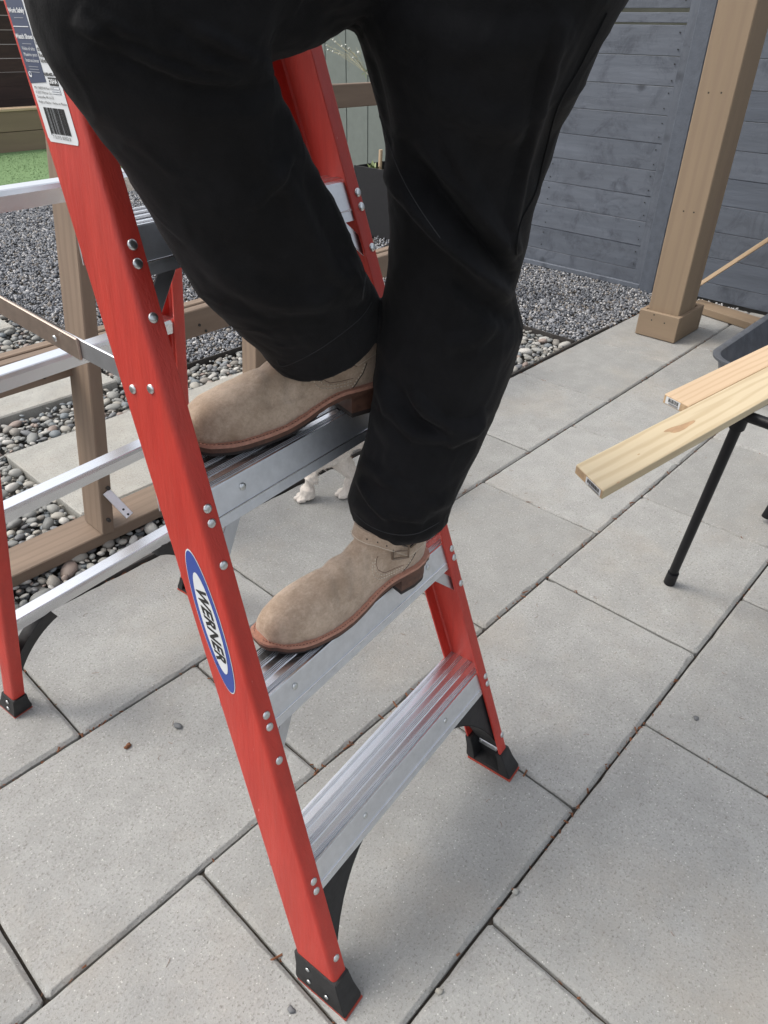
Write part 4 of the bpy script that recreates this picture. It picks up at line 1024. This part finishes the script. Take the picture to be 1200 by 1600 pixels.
    m_ = ns+1
    for i in range(len(hx)-1):
        for k in range(ns): Fc.append((i*m_+k, i*m_+k+1, (i+1)*m_+k+1, (i+1)*m_+k))
        Fc.append((i*m_+ns, i*m_, (i+1)*m_, (i+1)*m_+ns))
    Fc += [tuple(range(m_)), tuple(range((len(hx)-1)*m_, len(hx)*m_))[::-1]]
    stn = []
    for z, cx, rx, ry in ((.044, .051, .048, .030), (.065, .055, .054, .034), (.085, .061, .060, .036), (.105, .067, .064, .039), (.125, .067, .063, .0405), (.145, .065, .058, .041), (.165, .063, .050, .038), (.178, .062, .044, .033)):
        stn.append((Vector((cx, .002, z)), Vector((1, 0, 0)), Vector((0, 1, 0)), rx, ry))
    v2, f2 = loft(stn, 32); b0 = len(V); V += v2; Fc += [tuple(i+b0 for i in f) for f in f2]
    me = remesh_obj(V, Fc, .0024, 7, 'upper')
    NRM = [v.normal.copy() for v in me.vertices]
    for v, n_ in zip(me.vertices, NRM):
        q = v.co.copy()
        # soft creases over the instep plus hide unevenness
        dd_ = mnoise.noise(q*26+Vector((label.__len__(), 0, 0)))*.0016+mnoise.noise(q*70)*.0005
        cr = math.exp(-((q.x-.155+.25*(q.z-.08))/.009)**2)*.0030+math.exp(-((q.x-.185+.2*(q.z-.08))/.007)**2)*.0020+math.exp(-((q.x-.128+.35*(q.z-.08))/.008)**2)*.0018
        if q.z > .05: dd_ -= cr
        v.co = q+n_*dd_
    bvl = BVHTree.FromPolygons([v.co[:] for v in me.vertices], [p.vertices[:] for p in me.polygons])
    Tm = Matrix((fwd*SX, lat*1.03, up)).transposed().to_4x4(); Tm.translation = Vector(origin)
    flip = Tm.determinant() < 0
    me.transform(Tm)
    if flip: me.flip_normals()
    me.update(); me.shade_smooth(); me.materials.clear(); up_o = link('upper', me, M['suede'], B)
    # things that lie on the upper: rays from a shaft axis point outwards
    def onsurf(x, z, side, off=.0008, cx=.062):
        """point on the side wall seen from +lat (side=1) or -lat"""
        h_ = bvl.ray_cast(Vector((x, .2*side, z)), Vector((0, -side, 0)))
        if h_[0] is None: return None
        return h_[0]+h_[1]*off
    def ringpt(th, zc, off, cx=.062):
        d = Vector((math.cos(th), math.sin(th), 0)); h_ = bvl.ray_cast(Vector((cx, .002, zc))+d*.2, -d)
        return (h_[0]+d*off) if h_[0] is not None else None
    def strapz(th): c_ = math.cos(th); return .090+(.044*c_**1.3 if c_ > 0 else -.014*c_)
    # strap around the ankle
    sv, sf = [], []; N = 60
    for i in range(N):
        th = 2*PI*i/N; zc = strapz(th)
        for (dz, of) in ((-.0095, .0002), (-.0095, .0050), (.0095, .0050), (.0095, .0002)):
            q = ringpt(th, zc+dz, of) or ringpt(th, zc, of); sv.append(T(*q))
    for i in range(N):
        for k in range(4): a = i*4+k; sf.append((a, i*4+(k+1) % 4, ((i+1) % N)*4+(k+1) % 4, ((i+1) % N)*4+k))
    so_ = mesh('ankle_strap', sv, sf, M['suede'], B); bm = bmesh.new(); bm.from_mesh(so_.data); bmesh.ops.recalc_face_normals(bm, faces=bm.faces[:]); bm.to_mesh(so_.data); bm.free(); so_.data.shade_smooth(); so_.data.set_sharp_from_angle(angle=.8)
    for dz in (-.0100, .0098):
        pts = [ringpt(2*PI*i/N, strapz(2*PI*i/N)+dz, .0012) for i in range(N+1)]; pts = [T(*p_) for p_ in pts if p_ is not None]
        tube('strap_edge', pts, .0010, M['rubbers'], so_, n=5)
    for dz in (-.0072,):
        pts = [ringpt(2*PI*i/N, strapz(2*PI*i/N)+dz, .0052) for i in range(N+1)]; pts = [T(*p_) for p_ in pts if p_ is not None]
        tube('strap_crease', pts, .0005, M['sutch'], so_, n=4)
    # buckle on the outer side
    thb = PI/2-.46
    c0 = ringpt(thb, strapz(thb), .0062); ct = Vector((-math.sin(thb), math.cos(thb), 0)); nrm = Vector((math.cos(thb), math.sin(thb), 0)); uz = Vector((0, 0, 1))
    cor = [(-.012, -.0145), (.012, -.0145), (.012, .0145), (-.012, .0145), (-.012, -.0145)]
    bk = tube('buckle', [T(*(c0+ct*a+uz*b)) for a, b in cor], .0021, M['buckle'], B, n=8)
    tube('buckle_prong', [T(*(c0+ct*(-.011)+nrm*.001)), T(*(c0+ct*.012+nrm*.001))], .0011, M['buckle'], bk, n=6)
    # strap end and holes
    for a in (.022, .034, .046):
        th = thb-a/.055; q = ringpt(th, strapz(th), .0048); q2 = ringpt(th, strapz(th), .0054)
        if q is not None: tube('strap_hole', [T(*q), T(*q2)], .0012, M['ink'], so_, n=8)
    # seams: heel counter line and the curved quarter panel
    def sseam(pts, side, dash=True, m=M['sutch'], off=.0007, r=.0008):
        P3 = []
        for i in range(len(pts)-1):
            a, b = Vector(pts[i]), Vector(pts[i+1]); n = max(2, int((b-a).length/.0012))
            for k in range(n):
                q = a.lerp(b, k/n); s__ = onsurf(q.x, q.y, side, off)
                if s__ is not None: P3.append(T(*s__))
        if not dash:
            if len(P3) > 2: tube('panel_seam', P3, r, m, up_o, n=5)
            return
        V_, F_ = [], []
        for i in range(0, len(P3)-2, 4):
            a, b = P3[i], P3[min(i+2, len(P3)-1)]; d = (b-a); 
            if d.length > .008 or d.length < 1e-5: continue
            d.normalize(); s1_ = d.cross(lat).normalized()*r; n1_ = lat*side*r; b0 = len(V_)
            V_ += [a+s1_, a-s1_, a+n1_*1.6, b+s1_, b-s1_, b+n1_*1.6]; F_ += [(b0, b0+3, b0+5, b0+2), (b0+1, b0+2, b0+5, b0+4), (b0, b0+1, b0+4, b0+3), (b0, b0+2, b0+1), (b0+3, b0+4, b0+5)]
        if V_: tag(mesh('panel_stitching', V_, F_, m, up_o), kind='stuff')
    for side in (1, -1):
        q1 = [(.044, .080), (.050, .066), (.060, .052), (.069, .043)]
        sseam(q1, side, False, M['rubbers'], .0001, .0007); sseam([(a+.004, b) for a, b in q1], side)
        arc_ = [(.120, .088), (.124, .075), (.122, .064), (.115, .057), (.10, .053), (.085, .052), (.064, .053)]
        sseam(arc_, side); sseam([(a-.005 if a > .1 else a, b+.0045) for a, b in arc_], side)
        sseam([(a-.009 if a > .1 else a, b+.008) for a, b in arc_], side, False, M['outsole'], .0, .0005)
    return B
Z2, Z3 = stepz[1], stepz[2]
boot((.752, .598, Z2+.0005), (-.302, .043, 0), (-.14, -1, 0), 'left boot of the pair, on the lower step with its buckle facing out')
boot((.738, .684, Z3+.0005), (-.291, .066, 0), (.2, 1, 0), 'right boot of the pair, one step higher beside the rail')

# ================================================================ DOG
def capsule(pts, rs, n=14): 
    st_ = []
    for i, p_ in enumerate(pts):
        d = (pts[min(i+1, len(pts)-1)]-pts[max(i-1, 0)]).normalized(); a = Vector((0, 0, 1)) if abs(d.z) < .9 else Vector((1, 0, 0)); x = a.cross(d).normalized(); y = d.cross(x); st_.append((p_, x, y, rs[i], rs[i]))
    return loft(st_, n)
dfw = Vector((-.80, .60, 0)).normalized(); dsd = Vector((dfw.y, -dfw.x, 0))
dog_o = Vector((1.395, 1.515, 0))   # between the front paws
def DP(a, b, z): return dog_o+dfw*a-dsd*b+Vector((0, 0, z))
f1 = Vector((1.318, 1.562, 0)); f2 = Vector((1.432, 1.480, 0))
Vd, Fd = [], []
def addc(pts, rs, n=14):
    rs = [r_+.0035 for r_ in rs]
    v, f = capsule([Vector(p_) for p_ in pts], rs, n); b0 = len(Vd); Vd.extend(v); Fd.extend([tuple(i+b0 for i in q) for q in f])
bd = (f1+f2)/2+Vector((.07, -.05, 0))
def dleg(paw, sh, sx, elbow_back=.02, r0=.030, r1=1):
    for t_ in (-.0155, 0, .0155):
        addc([paw+dsd*t_+Vector((0, 0, .012)), paw+dfw*(.026-abs(t_)*.5)+dsd*t_*1.15+Vector((0, 0, .0095)), paw+dfw*(.036-abs(t_)*.6)+dsd*t_*1.2+Vector((0, 0, .0065))], [.008, .0062, .0025], 10)
    addc([paw+dfw*.016+Vector((0, 0, .012)), paw+Vector((0, 0, .017)), paw-dfw*.012+Vector((0, 0, .020)), paw-dfw*.020+Vector((0, 0, .018))], [.010, .0175, .0195, .014])
    addc([paw-dfw*.008+Vector((0, 0, .012)), paw-dfw*.012+Vector((0, 0, .045)), paw-dfw*.022+Vector((0, 0, .085)), sh-dfw*elbow_back+Vector((0, 0, -.09)), sh], [r1*.021, r1*.0195, r1*.026, r1*.046, r0])
sA = f1-dfw*.045+Vector((0, 0, .245))+dsd*.0; sB = f2-dfw*.03+Vector((-.03, .03, .235))
dleg(f1, sA, 1, .03, .070, 1.1); dleg(f2, sB, 1, -.012, .058, .82)
chest = (sA+sB)/2+Vector((0, 0, .02)); rump = chest-dfw*.25+Vector((.01, -.0, -.005))
addc([chest+dfw*.05, chest, chest-dfw*.08, chest-dfw*.17, rump, rump-dfw*.04], [.05, .070, .068, .062, .060, .03], 18)
addc([chest+dfw*.02+Vector((0, 0, .02)), chest+dfw*.085+Vector((0, 0, .075)), chest+dfw*.105+Vector((0, 0, .10))], [.05, .042, .036])
hd = chest+dfw*.115+Vector((0, 0, .125))
addc([hd-dfw*.035, hd, hd+dfw*.03, hd+dfw*.065+Vector((0, 0, -.018)), hd+dfw*.085+Vector((0, 0, -.020))], [.028, .040, .032, .017, .010])
for s_ in (-1, 1):
    addc([hd-dfw*.010+dsd*.03*s_+Vector((0, 0, .02)), hd-dfw*.018+dsd*.045*s_+Vector((0, 0, .05))], [.014, .004], 8)
    hp = rump+dsd*.035*s_-dfw*.0
    paw = Vector((hp.x, hp.y, 0))-dfw*(.01 if s_ > 0 else -.03)
    addc([hp, hp+dfw*.03+Vector((0, 0, -.09)), hp-dfw*.03+Vector((0, 0, -.16)), Vector((hp.x, hp.y, .012))-dfw*.015], [.045, .034, .014, .012])
    addc([Vector((hp.x, hp.y, .013))-dfw*.015, Vector((hp.x, hp.y, .014))+dfw*.012, Vector((hp.x, hp.y, .010))+dfw*.025], [.012, .014, .008])
addc([rump-dfw*.03+Vector((0, 0, .03)), rump-dfw*.08+Vector((0, 0, .08)), rump-dfw*.06+Vector((0, 0, .14))], [.014, .013, .008], 8)
dm = remesh_obj(Vd, Fd, .0034, 2, 'dog')
NRM = [v.normal.copy() for v in dm.vertices]
for v, n_ in zip(dm.vertices, NRM):
    k_ = .0022*mnoise.noise(v.co*90)+(.004*mnoise.noise(v.co*35) if v.co.z > .05 else 0)
    if v.co.z < .032:    # toes
        q = v.co
        for f_ in (f1, f2):
            if (Vector((q.x, q.y, 0))-f_).length < .035:
                lat_ = (q-f_).dot(dsd); fa = (q-f_).dot(dfw)
                if fa > .0: k_ -= .0026*max(0, math.cos(lat_*2*PI/.0105))*min(1, fa/.012)-.0006
    v.co += n_*k_
dm.shade_smooth(); dm.materials.clear()
dog = link('dog', dm, M['fur']); tag(dog, 'small cream white dog standing behind the ladder, only its legs showing', 'dog')
dm.update(); V, Fc = [], []; rnd = random.Random(3)
nvd = len(dm.vertices)
for _ in range(7000):
    v = dm.vertices[rnd.randrange(nvd)]
    if v.co.z < .035 and rnd.random() < .8: continue
    back = max(0, -(v.normal.dot(dfw)))
    L = rnd.uniform(.003, .008)+(.030*back*rnd.random() if .05 < v.co.z < .16 and (Vector((v.co.x, v.co.y, 0))-f1).length < .09 else 0)
    d = (v.normal*.5-dfw*.5+Vector((rnd.gauss(0, .3), rnd.gauss(0, .3), -.5))).normalized(); s1_ = d.cross(v.normal)
    if s1_.length < 1e-3: continue
    s1_ = s1_.normalized()*.0008; b0 = len(V); V += [v.co+s1_, v.co-s1_, v.co+d*L]; Fc.append((b0, b0+1, b0+2))
tag(mesh('fur_tufts', V, Fc, M['fur'], dog), kind='stuff')

# ================================================================ PLANKS, TRESTLE, TUB
ZP = .66
pa = atZ(903, 727, ZP); pb = atZ(943, 767, ZP); pd = Vector((.9925, -.122, 0)).normalized()
pq = Vector((-pd.y, pd.x, 0))    # to the left side of the plank
SKEW = {}
def plank(name, near_right, width, length, th_k, m, label, skew=0.):
    root_c = Vector(near_right)+pq*width/2-Vector((0, 0, th_k/2))
    o = beam(name, root_c, root_c+pd*length, width, th_k, m, bev=.0022, seg=2); tag(o, label, 'plank', 'fresh planks resting on the trestle'); SKEW[o] = skew
    for v in o.data.vertices:
        if v.co.x < 0: v.co.x += skew*(v.co.y/width+.5)
    return o, root_c
nr = Vector((pb.x, pb.y, ZP)); P1, c1 = plank('pine_plank', nr, .088, 1.9, .019, M['pine'], 'long pale yellow pine plank with a brown knot, its cut end nearest the ladder', (pa-pb).dot(pd))
pc = atZ(1078, 636, ZP-.003); wall = (pc-nr).dot(pq); st0 = (pc-nr).dot(pd)
nr2 = nr+pd*st0+pq*max(wall, .0905); P2, c2 = plank('pine_plank', (nr2.x, nr2.y, ZP-.002), .070, 1.6, .022, M['pine2'], 'shorter pinkish pine plank lying behind the yellow one, barcode on its end', .016)
def oncap(P_, c_, w_, th_k, y0, y1, z0, z1, m, name, off):
    e0 = c_-pd*off; k0, k1 = pd*SKEW[P_]*(y0/w_+.5), pd*SKEW[P_]*(y1/w_+.5); V = [e0+k0+pq*y0+Vector((0, 0, z0)), e0+k1+pq*y1+Vector((0, 0, z0)), e0+k1+pq*y1+Vector((0, 0, z1)), e0+k0+pq*y0+Vector((0, 0, z1))]
    V += [v+pd*.0003 for v in V]
    return mesh(name, V, [(0, 3, 2, 1), (4, 5, 6, 7), (0, 1, 5, 4), (1, 2, 6, 5), (2, 3, 7, 6), (3, 0, 4, 7)], m, P_)
for P_, c_, w_, th_k, y0, y1 in ((P1, c1, .088, .019, -.038, .008), (P2, c2, .070, .022, -.012, .028)):
    oncap(P_, c_, w_, th_k, -w_/2+.002, w_/2-.002, -th_k/2+.002, th_k/2-.002, M['endgrain'], 'cut_end', .0005)
    oncap(P_, c_, w_, th_k, y0, y1, -th_k/2+.003, th_k/2-.0025, M['white'], 'price_sticker', .0010)
    yy = y0+.005
    while yy < y1-.007:
        d_ = rnd.choice([.0008, .0014, .002]); oncap(P_, c_, w_, th_k, yy, yy+d_, -.002, th_k/2-.004, M['ink'], 'barcode_bar', .0014); yy += d_+rnd.choice([.0008, .0014])
    for z_ in (-.0045, -.0065): oncap(P_, c_, w_, th_k, y0+.004, y1-.010, z_, z_+.0009, M['ink'], 'print_line', .0014)
# knot in the yellow plank
kc_ = atZ(1062, 668, ZP); lx = (kc_-c1).dot(pd); ly = (kc_-c1).dot(pq); V = []
for i in range(20):
    t = 2*PI*i/20; r_ = 1+.25*math.sin(3*t+1); V.append(c1+pd*(lx+.045*math.cos(t)*r_)+pq*(ly+.0095*math.sin(t)*r_-.10*.045*math.cos(t))+Vector((0, 0, .0097)))
mesh('knot', V, [tuple(range(20))], M['knot'], P1)
for q_, r_ in ((atZ(998, 710, ZP), .0025), (atZ(966, 754, ZP), .003)):
    mesh('knot', [q_+pd*r_*math.cos(i)*1.6+pq*r_*math.sin(i)*.6+Vector((0, 0, .0003)) for i in np.linspace(0, 5.6, 9)], [tuple(range(9))], M['knot'], P1)
tr = empty('trestle', (2.0, .3, 0), 'black tubular steel trestle standing on the pavers under the two planks', 'trestle')
LT = Vector((1.640, .395, .622)); lf = Vector((1.757, .469, .006))
LT = atZ(1158, 652, .615)
tube('leg', [lf+Vector((0, 0, .012)), LT], .0130, M['tube'], tr, n=16)
tube('foot_cap', [lf, lf+(LT-lf).normalized()*.045], [.0165, .0158], M['tube'], tr, n=16)
xa = Vector((LT.x, LT.y, .622)); tube('top_rail', [xa+Vector((-.02, .008, 0)), xa+Vector((.75, -.10, 0))], .0125, M['tube'], tr, n=14)
q2 = xa+Vector((.74, -.10, 0)); tube('leg', [Vector((q2.x-.08, q2.y+.09, .02)), q2], .0145, M['tube'], tr, n=16)
for q in (xa, q2):
    q3 = q+Vector((-.05, -.62, 0)); tube('cross_rail', [q, q3], .0125, M['tube'], tr, n=12)
    tube('leg', [q3, q3+Vector((.05, -.08, -.61))], .0145, M['tube'], tr, n=14)
tube('joint_collar', [LT-(LT-lf).normalized()*.03, LT+Vector((0, 0, .006))], .018, M['tube'], tr, n=14)
# wheelbarrow-like tub
def rrect(x0, x1, y0, y1, r, n=8):
    P_ = []
    for cx, cy, a0 in ((x1-r, y1-r, 0), (x0+r, y1-r, 90), (x0+r, y0+r, 180), (x1-r, y0+r, 270)):
        for i in range(n+1): a = math.radians(a0+90*i/n); P_.append((cx+r*math.cos(a), cy+r*math.sin(a)))
    return P_
ZT = .15; c3 = atZ(1113, 556, ZT); x0t, y1t = c3.x-.03, c3.y+.012
levels = [(0.0, .045, .10), (.012, .038, .11), (ZT-.02, .010, .13), (ZT-.012, -.012, .14), (ZT, -.014, .14), (ZT+.002, .0, .135), (ZT-.004, .014, .13), (.03, .055, .10), (.015, .085, .09)]
V, Fc = [], []; n_ = 36
for (z, ins, r_) in levels: V += [(a, b, z) for a, b in rrect(x0t+ins, x0t+.95-ins, y1t-.68+ins, y1t-ins, r_)]
for i in range(len(levels)-1):
    for k in range(n_): Fc.append((i*n_+k, i*n_+(k+1) % n_, (i+1)*n_+(k+1) % n_, (i+1)*n_+k))
Fc += [tuple(range(n_))[::-1], tuple(range((len(levels)-1)*n_, len(levels)*n_))]
o = mesh('mortar_tub', V, Fc, M['tub'], angle=40); tag(o, 'dusty dark grey plastic tub with rounded rim behind the planks', 'tub')

# ================================================================ SMALL THINGS ON THE PAVERS
def chip(name, px_, py_, r, m, label, cat, sx=1.3):
    me = rock(random.randint(0, 999), sx, .8, .5, sub=2, rough=.35); o = link(name, me, m); o.location = atZ(px_, py_, 0)+Vector((0, 0, r*.4)); o.scale = (r, r, r); o.rotation_euler = (0, 0, random.uniform(0, 3)); tag(o, label, cat)
chip('stone_chip', 278, 1135, .0085, PEB[2], 'dark stone chip on the paver left of the badge', 'stone')
chip('wood_chip', 200, 1167, .0065, M['debris'], 'small orange brown bark chip on the paver at the left', 'bark')
chip('pebble', 805, 1395, .0080, PEB[1], 'grey pebble in the long joint right of the bottom step', 'stone', 1)
chip('pebble', 686, 1549, .0065, PEB[3], 'pale pebble in the joint near the bottom edge of the photo', 'stone', 1)
chip('stone_chip', 1088, 1124, .0075, PEB[2], 'small dark stone on the paver at the right edge', 'stone', 1)
chip('stone_chip', 455, 1578, .0065, PEB[2], 'dark crumb beside the nearest black ladder foot', 'stone', 1)
bc = link('bottle_cap', rock(5, 1, .6, .4, 2, .2), M['blue']); bc.location = atZ(1199, 806, 0)+Vector((0, 0, .006)); bc.scale = (.014,)*3; tag(bc, 'small blue plastic piece on the paver at the right edge', 'plastic bit')
V, Fc = [], []; rnd = random.Random(21)
for _ in range(110):
    x, y = rnd.uniform(-.1, 3.2), rnd.uniform(-.3, YE-.02); t = rnd.uniform(0, PI); L = rnd.uniform(.003, .009); r_ = .0004; b0 = len(V); d = Vector((math.cos(t), math.sin(t), 0)); s_ = Vector((-d.y, d.x, 0)); c = Vector((x, y, .0022)); bend = s_*rnd.gauss(0, .25)*L
    for q in (c-d*L, c+bend, c+d*L): V += [q+s_*r_, q-s_*r_, q+Vector((0, 0, r_*1.6))]
    for i in (0, 3): Fc += [(b0+i, b0+i+3, b0+i+5, b0+i+2), (b0+i+1, b0+i+2, b0+i+5, b0+i+4)]
o = mesh('pine_needles', V, Fc, M['debris']); tag(o, 'dry brown pine needles scattered thinly over the pavers', 'needles', kind='stuff')
